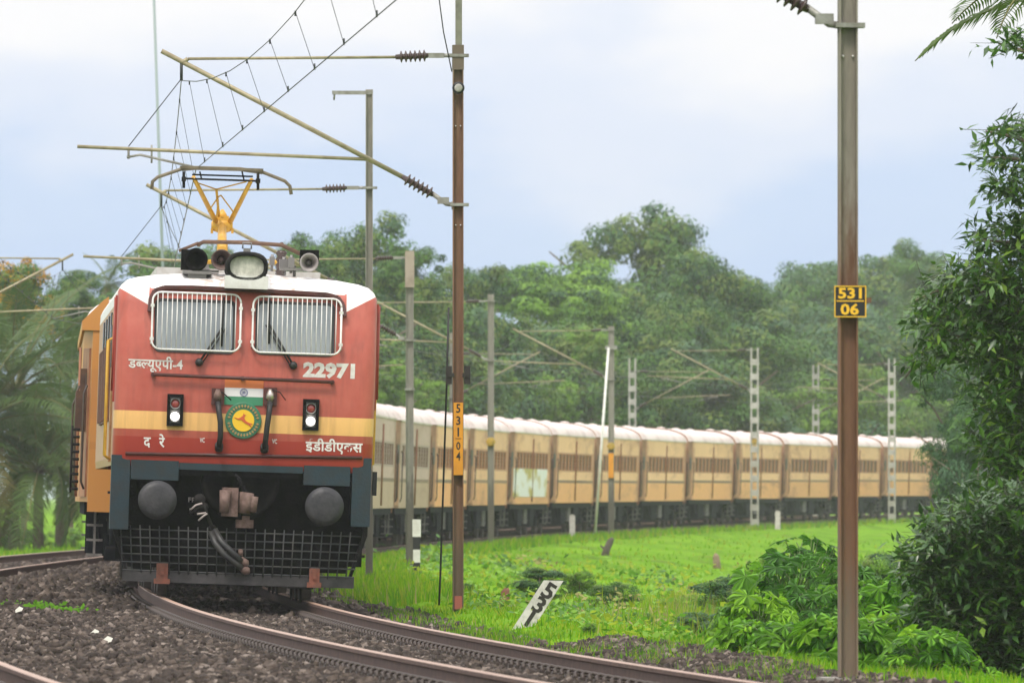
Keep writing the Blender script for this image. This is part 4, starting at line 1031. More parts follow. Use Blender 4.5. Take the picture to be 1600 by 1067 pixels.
def cantilever(root, sg=1, dz=0.0, reach=1.0, mt=None, lean=0.0, tiez=6.55, strz=4.74, far=False):
    """sg = +1: arm reaches to -x (towards the track on the left). local coordinates of the mast"""
    mt = mt or M_galvy
    q = lambda x, z, y=0.0: (-sg * x * reach, y, z + dz)
    # upper tie with its insulator
    t = MB(); t.tube([q(.76, tiez - .02), q(3.28, tiez - .045)], .020, 6); t.tube([q(3.28, tiez - .045), q(3.36, tiez - .1)], .03, 6); t.build('stay_tube', mt, root)
    insulator(q(.36, tiez), q(.76, tiez - .02), 6, .075, 'insulator', root)
    c = MB(); c.tube([q(.06, tiez), q(.18, tiez)], .028, 6); c.box(q(.27, tiez), (.2, .05, .06)); c.box(q(0, tiez), (.20, .19, .035)); c.box(q(-.1, tiez), (.06, .1, .04)); c.build('mast_clamp', M_galv, root)
    # slanting bracket tube
    b = MB(); b.tube([q(.66, strz + .33), q(3.60, strz + 1.86)], .030, 8); b.build('bracket_tube', mt, root)
    insulator(q(.30, strz + .12), q(.68, strz + .34), 6, .08, 'insulator', root)
    c = MB(); c.tube([q(.06, strz), q(.14, strz + .01), q(.32, strz + .14)], .032, 6); c.box(q(.18, strz + .05), (.14, .06, .08)); c.box(q(0, strz), (.20, .19, .035)); c.box(q(-.1, strz), (.06, .1, .04)); c.tube([q(.06, strz + .04), q(.06, strz - .06)], .02, 6); c.build('mast_clamp', M_galv, root)
    # register tube, steady arm, drop wire
    g = MB(); g.tube([q(1.12, strz + .55), q(4.62, strz + .70)], .024, 6); g.build('register_tube', mt, root)
    s_ = MB(); s_.tube([q(4.0, strz + .68), q(4.0, strz + .55)], .016, 5); s_.tube([q(4.02, strz + .57), q(3.86, strz + .60), q(3.15, strz + .44)], .016, 5); s_.tube([q(3.72, strz + .72), q(3.72, strz + .50)], .013, 5)
    s_.build('steady_arm', M_galv, root)
    w = MB(); w.tube([q(3.36, strz + 1.52), q(4.0, strz + .70)], .006, 4); w.tube([q(3.36, strz + 1.74), q(3.36, strz + 1.5)], .02, 5); w.build('drop_wire', M_wire, root)
    return q(3.36, strz + 1.50), q(3.18, strz + .43)
GM = 'overhead line masts along the inner track'
def mast_at(s, lat, label, rz=None, group=GM):
    p = P(s, lat); p.z = GZ(p.x, p.y) - .05
    o = thing('overhead_mast', label, 'overhead mast', p, group, -TH(s)); return o
SUP = []          # (messenger point, contact point) of the inner line in world space
def rec(root, pr, lst): lst.append(tuple(Matrix.Translation(root.location) @ Matrix.Rotation(root.rotation_euler.z, 4, 'Z') @ Vector(p_) for p_ in pr))
M_plate = mat('plate_black', (.012, .012, .014), .5); M_py = mat('plate_yellow', (.80, .46, .02), .5); M_orange = mat('plate_orange', (.72, .30, .015), .55, (.60, .25, .02), 9); M_ink = mat('ink_black', (.02, .015, .012), .6)
# mast 06, nearest
r = mast_at(-46.0, 2.78, 'nearest thick grey and brown mast with the black and yellow 531 / 06 plate'); m06 = r
sc = FPX / r.location.y; z0 = r.location.z
def mz(py): return HC + (YH - py) / sc - z0
ibeam(.142, .15, 9.0, M_m06, r)
rec(r, cantilever(r, dz=mz(40) - 4.74), SUP)
fb = MB(); fb.box((0, 0, .0), (.42, .6, .16)); fb.build('foundation', M_conc, r)
bo = MB()
for sx in (-.038, .038): bo.lathe((sx, -.012, mz(88)), (0, -1, 0), [(0, .009), (.012, .009)], 8)
bo.build('bolt', M_white, r)
w, h = 50 / sc, 49 / sc; zc = mz(471.5); xc = 1.5 / sc
pl = MB(); pl.box((xc, -.10, zc), (w, .012, h)); plo = pl.build('number_plate', M_plate, r)
fr = MB()
for (cx, cz, sx, sz) in ((0, h / 2 - .004, w, .008), (0, -h / 2 + .004, w, .008), (-w / 2 + .004, 0, .008, h - .016), (w / 2 - .004, 0, .008, h - .016), (0, .004, w * .86, .009)): fr.box((xc + cx, -.1065, zc + cz), (sx, .005, sz))
fr.build('plate_border', M_py, plo)
lettering('plate_lettering', '531', (xc - w * .38, zc + h * .09, xc + w * .36, zc + h * .44), -.110, M_py, plo, .03)
lettering('plate_lettering', '06', (xc - w * .31, zc - h * .43, xc + w * .27, zc - h * .06), -.110, M_py, plo, .03)
cl = MB(); cl.box((xc + w / 2 + .015, -.06, zc + .01), (.05, .09, .04)); cl.box((xc + .03, -.088, zc), (.2, .02, .03)); cl.build('plate_clamp', M_rust, plo)
# mast 04
r = mast_at(4.6, 2.78, 'brown mast beside the locomotive with the orange strip reading 531 04'); m04 = r
sc = FPX / r.location.y; z0 = r.location.z
ibeam(.128, .15, mz(72), M_m04, r); rec(r, cantilever(r, dz=mz(320) - 4.74), SUP)
bk_ = MB(); bk_.box((0, .0, mz(90)), (.138, .162, .30)); bk_.build('splice_plate', mat('splice_dark', (.13, .10, .07), .7), r)
bk_ = MB(); bk_.box((.008, .0, (mz(100) + mz(-90)) / 2), (.078, .09, mz(-90) - mz(100))); bk_.build('upper_pole', mat('upper_pole_grey', (.20, .20, .15), .7, (.13, .13, .10), 6), r)
ds = MB(); ds.lathe((0, -.09, mz(138)), (0, -1, 0), [(0, .075), (.025, .075), (.03, .058)], 20, 0); dso = ds.build('round_marker', M_plate, r); ds = MB(); ds.lathe((0, -.121, mz(138)), (0, -1, 0), [(0, .05), (.006, .045), (.007, .02)], 18); ds.build('marker_face', M_mpale, dso)
for py in (197, 352):
    for dx in (-.03, .03):
        bo = MB(); bo.lathe((dx, -.012, mz(py)), (0, -1, 0), [(0, .010), (.012, .010)], 8); bo.build('bolt', M_white, r)
for sx in (-1, 1):
    cb_ = MB(); cb_.box((sx * .112, -.02, mz(586)), (.07, .12, .22)); cb_.box((sx * .09, -.09, mz(586)), (.08, .02, .05)); cb_.build('clamp_block', mat('clamp_black', (.02, .016, .014), .6), r)
ns_ = MB(); za, zb_ = mz(742), mz(629); ns_.box((0, -.083, (za + zb_) / 2), (.115, .008, zb_ - za)); nso = ns_.build('number_strip', M_orange, r)
for ch, py0, py1 in (('5', 631, 645), ('3', 650, 664), ('1', 668, 682), ('0', 690, 703), ('4', 706, 719)):
    hw = .010 if ch == '1' else .026; lettering('strip_digit', ch, (-hw, mz(py1), hw, mz(py0)), -.089, M_ink, nso, .02)
ln = MB(); ln.box((0, -.089, mz(685)), (.07, .003, .007)); ln.build('strip_rule', M_ink, nso)
rb = MB(); rb.box((0, -.085, .15), (.09, .01, .16)); rb.build('red_base_mark', mat('faded_red', (.36, .10, .07), .7), r)
# more masts of the inner side
def far_mast(s, lat, label, top, dz, kind, w=.13, plate=None, arm=False, can=True, rng=1.0):
    r = mast_at(s, lat, label); sc = FPX / r.location.y; z0 = r.location.z; h = HC + (YH - top) / sc - z0
    if kind == 'lattice': lattice(.34, .26, h, M_mpale, r)
    else: ibeam(w, .15, h, kind, r)
    if can:
        rec(r, cantilever(r, dz=dz - z0, far=True), SUP)
    if plate:
        q = MB(); z = HC + (YH - plate) / sc - z0; q.lathe((0, -.08, z), (0, -1, 0), [(0, .15), (.015, .15), (.02, .13)], 6); q.build('number_plate', mat('plate_dull_yellow', (.42, .27, .03), .6, (.25, .18, .03), 8), r)
        q = MB(); q.box((0, -.084, z - .1), (.1, .012, .08)); q.build('plate_digits', M_ink, r)
    return r, sc, z0
r, sc, z0 = far_mast(50, 2.8, 'grey mast with a short bracket arm across its top, above the locomotive', 140, -.35, M_mgr, .115)
zt = HC + (YH - 145) / sc - z0
am = MB(); am.box((-.27, 0, zt), (.66, .07, .06)); am.tube([(-.56, 0, zt), (-.57, 0, zt - .12)], .018, 6); am.build('top_arm', M_galv, r)
r, sc, z0 = far_mast(115, 3.62, 'grey brown mast between the locomotive and the orange-numbered mast', 395, -.1, M_mgr, .17)
bt = MB(); bt.box((0, 0, HC + (YH - 422) / sc - z0 + .02), (.20, .20, .8)); bt.build('splice_plate', mat('splice_pale', (.34, .28, .23), .7, (.25, .2, .16), 5), r)
bd_ = MB(); bd_.box((0, 0, HC + (YH - 608) / sc - z0), (.22, .2, .05)); bd_.build('band', M_galv, r)
far_mast(211, 2.8, 'thin grey mast with a yellow number plate, left of the white poster', 460, .62, M_mgr, .19, plate=690)
r, sc, z0 = far_mast(279, 2.8, 'grey mast with an orange strip, touching the white leaning pole', 510, .75, M_mgr, .21, plate=697)
q = MB(); q.box((0, -.086, HC + (YH - 727) / sc - z0), (.19, .012, .9)); q.build('number_strip', M_orange, r)
q = MB(); q.box((0, 0, HC + (YH - 543) / sc - z0), (.42, .3, .14)); q.build('collar', M_galv, r)
far_mast(350, 2.85, 'pale lattice mast standing against the coaches, left of the nearest mast', 543, .95, 'lattice', plate=689)
far_mast(414, 2.85, 'pale lattice mast standing against the coaches, right of the nearest mast', 560, 1.1, 'lattice', plate=706)
# outer track masts: beyond the train or out of frame at the left
SUPO = []
def outer_mast(s, label, top, dz, kind):
    r = mast_at(s, OUT - 2.75, label, group='overhead line masts along the outer track'); sc = FPX / r.location.y; z0 = r.location.z
    h = HC + (YH - top) / sc - z0
    if kind == 'lattice': lattice(.34, .26, h, M_mpale, r)
    else: ibeam(.15, .15, h, kind, r)
    rec(r, cantilever(r, sg=-1, dz=dz - z0, far=True), SUPO)
outer_mast(8, 'mast of the outer track standing out of frame at the left, nearer', 80, 0, M_mgr)
outer_mast(116, 'mast whose slanting arm reaches in from the left edge', 330, -.05, M_mgr)
outer_mast(254, 'outer track mast hidden behind the locomotive', 470, .3, M_mgr)
outer_mast(325, 'outer track mast hidden behind the orange-numbered mast', 520, .5, M_mgr)
outer_mast(395, 'pale lattice mast behind the coaches, right of the white leaning pole', 560, .55, 'lattice')
outer_mast(466, 'faint pale lattice mast behind the coaches beside the nearest mast', 570, .9, 'lattice')
def overhead(sup, name, label, before, after):
    root = thing(name, label, 'overhead wire', sup[0][0])
    inv = Matrix.Translation(-root.location); pts = [before] + sup + [after]
    mw, cw = MB(), MB(); drops = []
    for (a0, c0), (a1, c1) in zip(pts[:-1], pts[1:]):
        n = max(8, int((a1 - a0).length / 5)); sag = min(.95, .00022 * (a1 - a0).length ** 2)
        pm = [inv @ (a0.lerp(a1, i / n) - Vector((0, 0, sag * 4 * (i / n) * (1 - i / n)))) for i in range(n + 1)]
        pc = [inv @ c0.lerp(c1, i / n) for i in range(n + 1)]
        mw.tube(pm, .006, 4, cap=False); cw.tube(pc, .007, 4, cap=False)
        nd = max(6, int((a1 - a0).length / 5.5))
        for i in range(nd):
            f = (i + .5) / nd; p0 = inv @ (a0.lerp(a1, f) - Vector((0, 0, sag * 4 * f * (1 - f)))); p1 = inv @ c0.lerp(c1, f); drops.append((p0, p1))
    mw.build('messenger_wire', M_wire, root); cw.build('contact_wire', M_wire, root)
    for p0, p1 in drops:
        q = MB(); q.tube([p0, p1], .0035, 3, cap=False); q.tube([p0 + Vector((0, 0, .01)), p0 + Vector((0, 0, -.04))], .009, 4); q.tube([p1 + Vector((0, 0, .05)), p1 + Vector((0, 0, -.01))], .009, 4); q.build('dropper', M_wire, root)
ext = lambda sup, i, j: tuple(sup[i][k] * 2 - sup[j][k] for k in (0, 1))
overhead(SUP, 'overhead_line', 'overhead wires with droppers above the locomotive, strung from mast to mast', ext(SUP, 0, 1), ext(SUP, -1, -2))
overhead(SUPO, 'overhead_line', 'overhead wires of the empty track, passing behind the train', ext(SUPO, 0, 1), ext(SUPO, -1, -2))
# loose cables near the orange-numbered mast
def sc_at(o): return FPX / o.location.y
s4 = sc_at(m04)
q = MB(); b0 = at(686, 942, s4 * .998); pts = [at(701, 480, s4 * .999), at(698, 600, s4 * .999), at(692, 780, s4 * .998), at(688, 900, s4 * .998), at(686, 945, s4 * .998)]
q.tube([p - b0 for p in pts], .014, 6); tag(q.build('earth_cable', M_black, None, loc=b0), 'slack black cable hanging down the left of the orange-numbered mast', 'cable')
q = MB(); pts = [at(681, -40, s4 * 1.003), at(693, 50, s4 * 1.002), at(706, 112, s4)]; b0 = pts[-1]
q.tube([p - b0 for p in pts], .008, 5); tag(q.build('guy_wire', M_wire, None, loc=b0), 'thin wire running up from the top of the orange-numbered mast', 'wire')
# tall slender pole beyond the tracks
p = P(217, -8.9); g_ = GZ(p.x, p.y); q = MB(); s_ = FPX / p.y; tp_ = at(239, -40, s_); bt_ = at(257, 500, s_); bt_.y = tp_.y
dirv = (bt_ - tp_) / (bt_.z - tp_.z); q.tube([dirv * (g_ - bt_.z) , dirv * (tp_.z - bt_.z)], [.055, .04], 8)
tag(q.build('slender_pole', mat('pale_pole', (.22, .28, .27), .5), None, loc=(bt_.x, bt_.y, bt_.z)), 'very tall slender pale pole rising behind the pantograph', 'pole')

# ------------------------------------------------------------------ vegetation
def unit(v): return v / np.maximum(np.linalg.norm(v, axis=-1, keepdims=True), 1e-9)
def leaf_quads(c, nrm, size, rng, aspect=.6, hang=None):
    n = len(c); t = rng.normal(size=(n, 3)) if hang is None else hang + rng.normal(size=(n, 3)) * .35
    t = unit(t - nrm * (t * nrm).sum(-1, keepdims=True)); b = np.cross(nrm, t); s = size[:, None]
    V = np.stack([c - t * s * .5, c + b * s * aspect * .5 - t * s * .05, c + t * s * .5, c - b * s * aspect * .5 - t * s * .05], 1)
    return V.reshape(-1, 3)
def crown_mesh(name, seed, lobes, nclump, ncard, csize, card, mats_, flat=.6, up=.55, weights=None, hang=None, aspect=.6, zmin=-.45):
    rng = np.random.default_rng(seed); lob = np.array(lobes, float); ar = (lob[:, 3] * lob[:, 4] + lob[:, 3] * lob[:, 5]); k = rng.choice(len(lob), nclump, p=ar / ar.sum())
    d = unit(rng.normal(size=(nclump * 4, 3))); d = d[d[:, 2] > zmin][:nclump]; k = k[:len(d)]
    cc = lob[k, :3] + d * lob[k, 3:] * rng.uniform(.62, 1.0, (len(d), 1)); cr_ = csize * rng.uniform(.55, 1.35, len(d))
    ci = np.repeat(np.arange(len(d)), ncard); e = unit(rng.normal(size=(len(ci), 3)) + np.array([0, 0, .35]))
    pos = cc[ci] + e * cr_[ci, None] * np.array([1, 1, flat]) * rng.uniform(.62, 1.05, (len(ci), 1))
    nr = unit(e * 1.0 + d[ci] * .35 + np.array([0, 0, up * .55]) + rng.normal(size=e.shape) * .3)
    V = leaf_quads(pos, nr, card * rng.uniform(.55, 1.5, len(ci)), rng, aspect, hang)
    F = np.arange(len(V)).reshape(-1, 4)
    mi = rng.choice(len(mats_), len(d), p=weights)[ci]
    mi = np.where(rng.random(len(ci)) < .15, rng.choice(len(mats_), len(ci), p=weights), mi)
    return np_mesh(name, V, F, mi, mats_, 'mesh')
def trunk_mesh(name, seed, h, r, limbs, mat_, spread=1.0):
    rng = np.random.default_rng(seed); b = MB()
    pts = [(0, 0, -.4)]; x = y = 0
    for f in (.15, .35, .6, .85): x += rng.normal() * .12 * r * 3; y += rng.normal() * .12 * r * 3; pts.append((x, y, h * f))
    b.tube(pts, [r * 1.35, r, r * .85, r * .6, r * .3], 8)
    for i in range(limbs):
        f = rng.uniform(.25, .75); a = rng.uniform(0, 2 * math.pi); z0 = h * f; l = h * rng.uniform(.25, .45) * spread
        p0 = Vector((x * f, y * f, z0)); p1 = p0 + Vector((math.cos(a) * l * .5, math.sin(a) * l * .5, l * .45)); p2 = p1 + Vector((math.cos(a) * l * .55, math.sin(a) * l * .55, l * .3))
        b.tube([p0, p1, p2], [r * .45, r * .3, r * .1], 6)
    o = b.build(name, mat_); me = o.data; bpy.data.objects.remove(o); return me
G1 = leafmat('leaf_mid_green', (.050, .130, .024), (.100, .210, .036), .5, .2, .35); G2 = leafmat('leaf_deep_green', (.018, .062, .022), (.040, .105, .030), .5, .18, .35); G3 = leafmat('leaf_fresh_green', (.135, .285, .028), (.225, .385, .045), .5, .25, .35)
G4 = leafmat('leaf_olive', (.105, .165, .030), (.17, .235, .045), .5, .2, .35); G5 = leafmat('leaf_golden', (.46, .24, .02), (.58, .32, .03), .5, .3); G6 = leafmat('leaf_bluish_hazed', (.045, .110, .052), (.085, .165, .075), .5, .2, .35)  # the bluish one has distance haze mixed into its leaf colour
M_bark = mat('bark', (.09, .065, .045), .9, (.15, .12, .09), 6, bump=.5)
def lob_flat(rng, w, h, n):
    L_ = []
    for i in range(n):
        a = rng.uniform(0, 2 * math.pi); q = w / 2 * math.sqrt(rng.uniform(0, .7)); z = h * (.80 - .22 * (2 * q / w) ** 2 + rng.uniform(-.10, .06)); L_.append((math.cos(a) * q, math.sin(a) * q, z, w * rng.uniform(.13, .2), w * rng.uniform(.13, .2), h * rng.uniform(.09, .14)))
    for i in range(n // 2):
        a = rng.uniform(0, 2 * math.pi); q = w / 2 * rng.uniform(.5, .85); L_.append((math.cos(a) * q, math.sin(a) * q, h * rng.uniform(.38, .58), w * .14, w * .14, h * .12))
    return L_
def lob_dome(rng, w, h, n, z0=.25):
    L_ = []
    for i in range(n):
        z = rng.uniform(z0, .86); rr = w / 2 * math.sqrt(max(.05, 1 - ((z - .5) / .55) ** 2)); a = rng.uniform(0, 2 * math.pi); q = rr * rng.uniform(.35, .78)
        k = w * rng.uniform(.14, .24); L_.append((math.cos(a) * q, math.sin(a) * q, h * z, k, k, min(k, h * .16)))
    return L_
VAR = {}
def variant(kind, seed):
    if (kind, seed) in VAR: return VAR[(kind, seed)]
    rng = np.random.default_rng(seed * 31 + len(kind))
    if kind == 'rain': cm = crown_mesh('crown', seed, lob_flat(rng, 15, 11, 26), 250, 190, 1.35, .26, [G1, G3, G2], .34, 1.3, [.35, .55, .10]); tm = trunk_mesh('trunk', seed, 9, .42, 9, M_bark, 1.2); dim = (16.5, 11.2)
    elif kind == 'dome': cm = crown_mesh('crown', seed, lob_dome(rng, 9, 10, 22), 190, 180, 1.15, .24, [G1, G2, G4], .7, .6, [.5, .3, .2]); tm = trunk_mesh('trunk', seed, 7.5, .3, 7, M_bark); dim = (10, 10)
    elif kind == 'tall': cm = crown_mesh('crown', seed, lob_dome(rng, 8.5, 14, 20, .38), 190, 170, 1.15, .25, [G1, G4, G6], .65, .6, [.4, .3, .3]); tm = trunk_mesh('trunk', seed, 12, .36, 8, M_bark); dim = (9.5, 13.6)
    elif kind == 'hazy': cm = crown_mesh('crown', seed, lob_dome(rng, 11, 12, 24), 180, 170, 1.5, .32, [G6, G1, G4], .65, .6, [.5, .3, .2]); tm = trunk_mesh('trunk', seed, 9, .36, 6, M_bark); dim = (12, 12)
    elif kind == 'shrub': cm = crown_mesh('crown', seed, lob_dome(rng, 5.5, 4.2, 14, .12), 160, 110, .55, .17, [G3, G1, G4], .75, .6, [.55, .3, .15]); tm = trunk_mesh('trunk', seed, 2.6, .12, 6, M_bark); dim = (6.2, 4.3)
    elif kind == 'gold': cm = crown_mesh('crown', seed, lob_dome(rng, 8, 9, 20), 180, 150, 1.0, .23, [G5, G1, G4], .7, .6, [.36, .34, .3]); tm = trunk_mesh('trunk', seed, 7, .28, 6, M_bark); dim = (9, 9)
    elif kind == 'feather': cm = crown_mesh('crown', seed, lob_dome(rng, 3.4, 5.2, 18, .12), 230, 110, .38, .13, [G2, G6, G1], .8, .35, [.5, .3, .2], np.array([0, 0, -1.0]), .3); tm = trunk_mesh('trunk', seed, 4.4, .1, 9, M_bark); dim = (4, 5.2)
    VAR[(kind, seed)] = (cm, tm, dim); return VAR[(kind, seed)]
def tree(name, kind, seed, px, top, sc, width, label, group=None, cat='tree', y=None):
    """a tree standing at sc pixels per metre whose top and width were read off the photograph"""
    cm, tm, (dw, dh) = variant(kind, seed); Y = FPX / sc; X = (px - 800) / sc; gz = GZ(X, Y)
    h = HC + (YH - top) / sc - gz; w = width / sc
    r = thing(name, label, cat, (X, Y, gz), group, random.uniform(0, 6.28))
    q = w / dw; sz = min(h / dh, 1.15 * q)
    o = link(bpy.data.objects.new('crown', cm), r); o.scale = (q, q, sz); o.location = (0, 0, h - dh * sz)
    o = link(bpy.data.objects.new('trunk', tm), r); o.scale = (q, q, h / dh)
    return r
# the big trees one can tell apart
tree('rain_tree', 'rain', 1, 870, 384, 31.5, 330, 'broad spreading tree with a bright layered crown above the middle of the train')
tree('broadleaf_tree', 'tall', 2, 985, 318, 27.5, 230, 'tallest tree, rounded crown with sky showing through, behind the spreading tree')
tree('broadleaf_tree', 'dome', 3, 1100, 392, 29.5, 210, 'tree with a sloping right side beside the gap in the tree line')
tree('broadleaf_tree', 'dome', 4, 1065, 470, 31, 170, 'dark tree below the tallest one, over the coaches')
tree('broadleaf_tree', 'tall', 5, 556, 346, 36.5, 190, 'tree whose top rises behind the mast with the bracket arm')
tree('broadleaf_tree', 'dome', 6, 640, 385, 37, 130, 'paler tree seen between the two masts right of the locomotive')
tree('broadleaf_tree', 'dome', 7, 490, 372, 38, 150, 'tree behind the right horn of the locomotive')
tree('broadleaf_tree', 'tall', 8, 285, 383, 37, 210, 'tree peeping over the roof at the pantograph foot')
tree('broadleaf_tree', 'dome', 3, 400, 418, 38, 190, 'tree hidden behind the locomotive headlight')
tree('flowering_tree', 'gold', 1, 38, 402, 44, 150, 'tree dotted with golden flowers at the left edge')
tree('broadleaf_tree', 'dome', 4, 112, 428, 42, 110, 'green tree between the golden one and the locomotive')
tree('flowering_tree', 'gold', 2, -40, 425, 43, 120, 'golden tree mostly cut off by the left edge')
tree('small_tree', 'shrub', 5, 925, 512, 33.2, 100, 'fresh green small tree just behind the mast with the orange strip')
tree('broadleaf_tree', 'hazy', 1, 1262, 400, 23.5, 200, 'hazy far tree left of the black and yellow plate')
tree('broadleaf_tree', 'hazy', 2, 1362, 396, 22.5, 200, 'hazy far tree right of the black and yellow plate')
tree('broadleaf_tree', 'tall', 5, 1445, 383, 23, 130, 'hazy far tree with a small raised top near the dark tree at the right')
tree('broadleaf_tree', 'hazy', 2, 1215, 455, 25, 160, 'hazy rounded tree in the dip of the tree line')
tree('broadleaf_tree', 'hazy', 1, 1320, 470, 25.5, 190, 'hazy tree directly behind the nearest mast')
tree('broadleaf_tree', 'hazy', 1, 1545, 420, 23, 160, 'far tree hidden behind the dark tree at the right')
tree('broadleaf_tree', 'dome', 6, 1160, 440, 27.5, 150, 'mid green tree left of the dip in the tree line')
tree('broadleaf_tree', 'tall', 8, 745, 415, 33, 140, 'tree directly behind the orange-numbered mast')
FG = 'trees massed behind the train'
fl_ = [(600, 470, 36.5, 'forest tree just above the locomotive roof edge at its right'), (690, 450, 35.5, 'forest tree rising left beside the orange-numbered mast'), (665, 500, 36, 'lower forest tree between the two tall masts right of the locomotive'), (760, 480, 34, 'forest tree behind the top of the thin mast with the yellow plate'), (740, 530, 34.5, 'low forest tree between the orange-numbered mast and the thin mast'), (850, 505, 32.4, 'shaded forest tree under the broad spreading crown'), (980, 500, 31, 'forest tree above the pale lattice mast right of the white leaning pole'), (1020, 450, 29, 'forest tree at the right foot of the tallest crown'), (1125, 500, 30, 'forest tree above the arm of the lattice mast left of the nearest mast'), (1190, 520, 29, 'forest tree beside the top of the lattice mast left of the nearest mast'),
       (1250, 520, 28, 'forest tree just left of the nearest mast, level with its plate'), (1390, 500, 27, 'forest tree above the lattice mast right of the nearest mast'), (1450, 480, 26, 'forest tree fading behind the left tip of the glossy tree'), (1510, 500, 26, 'forest tree showing through the glossy tree'), (540, 440, 38, 'forest tree behind the grey mast with the bracket arm'), (460, 440, 39, 'forest tree behind the right horn, low over the roof'), (350, 450, 39, 'forest tree behind the headlight, almost hidden'), (240, 450, 40, 'forest tree behind the left roof corner of the locomotive'), (180, 455, 41, 'forest tree behind the small palm top'), (1570, 480, 25, 'forest tree covered by the glossy tree at the right edge'), (1090, 545, 31.5, 'low forest tree between the two lattice masts'), (1000, 560, 33, 'low forest tree right of the fresh green small tree'), (920, 430, 29, 'forest tree filling the gap below the tallest crown')]
for i, (px, top, sc, lab) in enumerate(fl_):
    tree('forest_tree', ['dome', 'hazy', 'tall'][i % 3], [6, 1, 5, 7, 2, 8][i % 6] if (i % 3) != 1 else 1 + i % 2, px, top, sc, 190 + 35 * (i % 3), lab, FG)
SG = 'bright bushes in front of the wood behind the train'
for i, (px, top, sc, w, lab) in enumerate([(610, 560, 38.5, 110, 'bright bush just right of the locomotive, above the pink coach'), (665, 575, 37.5, 110, 'bright bush above the coach roofs left of the orange-numbered mast'), (720, 545, 36, 120, 'bright bush directly behind the orange-numbered mast'), (775, 555, 35.2, 110, 'bright bush behind the thin mast with the yellow plate'), (830, 565, 34.3, 120, 'bright bush above the coach with the white poster'), (880, 595, 33.8, 100, 'low bright bush between the poster coach and the white leaning pole'), (980, 610, 32.4, 100, 'low bush at the pale lattice mast right of the white leaning pole'), (1040, 600, 31.6, 120, 'bush above the coach roofs, one bush right of that lattice mast'), (1100, 585, 31, 120, 'bright bush midway between the two lattice masts'), (1160, 610, 30.4, 100, 'low bush behind the lattice mast left of the nearest mast'), (1225, 590, 29.8, 130, 'bright bush left of the nearest mast, above the coach roofs'),
        (1290, 585, 29.2, 120, 'bright bush directly behind the nearest mast'), (1350, 570, 28.7, 130, 'bright bush right of the nearest mast, above the coach roofs'), (1410, 600, 28.2, 120, 'bush behind the lattice mast right of the nearest mast'), (1460, 590, 27.8, 120, 'bush above the last coach, beside the feathery tree'), (1520, 600, 27.4, 120, 'bush behind the feathery trees at the right'), (545, 570, 39.5, 100, 'bush hidden behind the right side of the locomotive')]):
    tree('bush', 'shrub', [1, 2, 3][i % 3], px, top, sc, w, lab, SG, 'bush')
for i, (px, top, sc) in enumerate([(-170, 430, 43), (-330, 420, 43), (-480, 440, 42), (-640, 425, 42), (1700, 430, 25), (1860, 420, 24.5), (2020, 440, 24)]):
    tree('forest_tree', ['dome', 'tall', 'dome'][i % 3], [3, 5, 6][i % 3], px, top, sc, 240, 'green tree of the wood, just out of the picture', 'trees of the wood beyond the picture edge')
tree('feathery_tree', 'feather', 1, 1490, 560, 60, 150, 'blurred dark feathery tree in front of the last coaches', y=None)
tree('feathery_tree', 'feather', 2, 1530, 640, 62, 170, 'lower dark feathery tree beside the trunk of the glossy tree')
tree('feathery_tree', 'feather', 1, 1585, 560, 64, 150, 'dark feathery tree behind the glossy tree at the right edge')

# palms
M_rach = mat('palm_rachis', (.14, .13, .04), .7)
P1 = leafmat('palm_leaf', (.050, .105, .024), (.105, .155, .040), .5, .3, .8); P2 = leafmat('palm_leaf_dry', (.13, .12, .035), (.20, .17, .06), .6, .3, .8)
def frond_mesh(seed, ln, droop, nl=52, ll=.75, wid=.035, m_=(None,), rise=.6):
    rng = np.random.default_rng(seed); k = 14; t = np.linspace(0, 1, k)
    el = rise - droop * t ** 1.3; pts = np.zeros((k, 3)); st = ln / (k - 1)
    for i in range(1, k): pts[i] = pts[i - 1] + np.array([math.cos(el[i]), 0, math.sin(el[i])]) * st
    b = MB(); b.tube([tuple(p) for p in pts], list(np.linspace(.035, .006, k)), 5, 0)
    for i in range(nl):
        f = .12 + .87 * i / nl; p = np.array([np.interp(f, t, pts[:, j]) for j in range(3)]); e_ = np.interp(f, t, el); tg = np.array([math.cos(e_), 0, math.sin(e_)])
        for sd_ in (-1, 1):
            l = ll * (math.sin(math.pi * min(1, f * .9 + .12)) ** .6) * rng.uniform(.8, 1.1); dn = rng.uniform(.35, .9) * droop * .7
            d1 = unit((tg * .55 + np.array([0, sd_, 0]) + np.array([0, 0, .15 - dn * .3]))); d2 = unit(d1 + np.array([0, 0, -dn])); wv = np.cross(d1, [0, 0, 1.0]); wv = unit(wv) * wid * .5
            a, c, e2 = p, p + d1 * l * .5, p + d1 * l * .5 + d2 * l * .5
            b.add([a - wv * .6, a + wv * .6, c + wv, c - wv, e2], [(0, 1, 2, 3), (3, 2, 4)], 1)
    o = b.build('frond', [M_rach, m_], fix=False); me = o.data; bpy.data.objects.remove(o); return me
FR = [frond_mesh(i, 4.6, d, 62, 1.0, .05, P1) for i, d in enumerate((.8, 1.3, 1.9))]; FRD = [frond_mesh(9, 4.0, 2.4, 50, .85, .06, P2)]
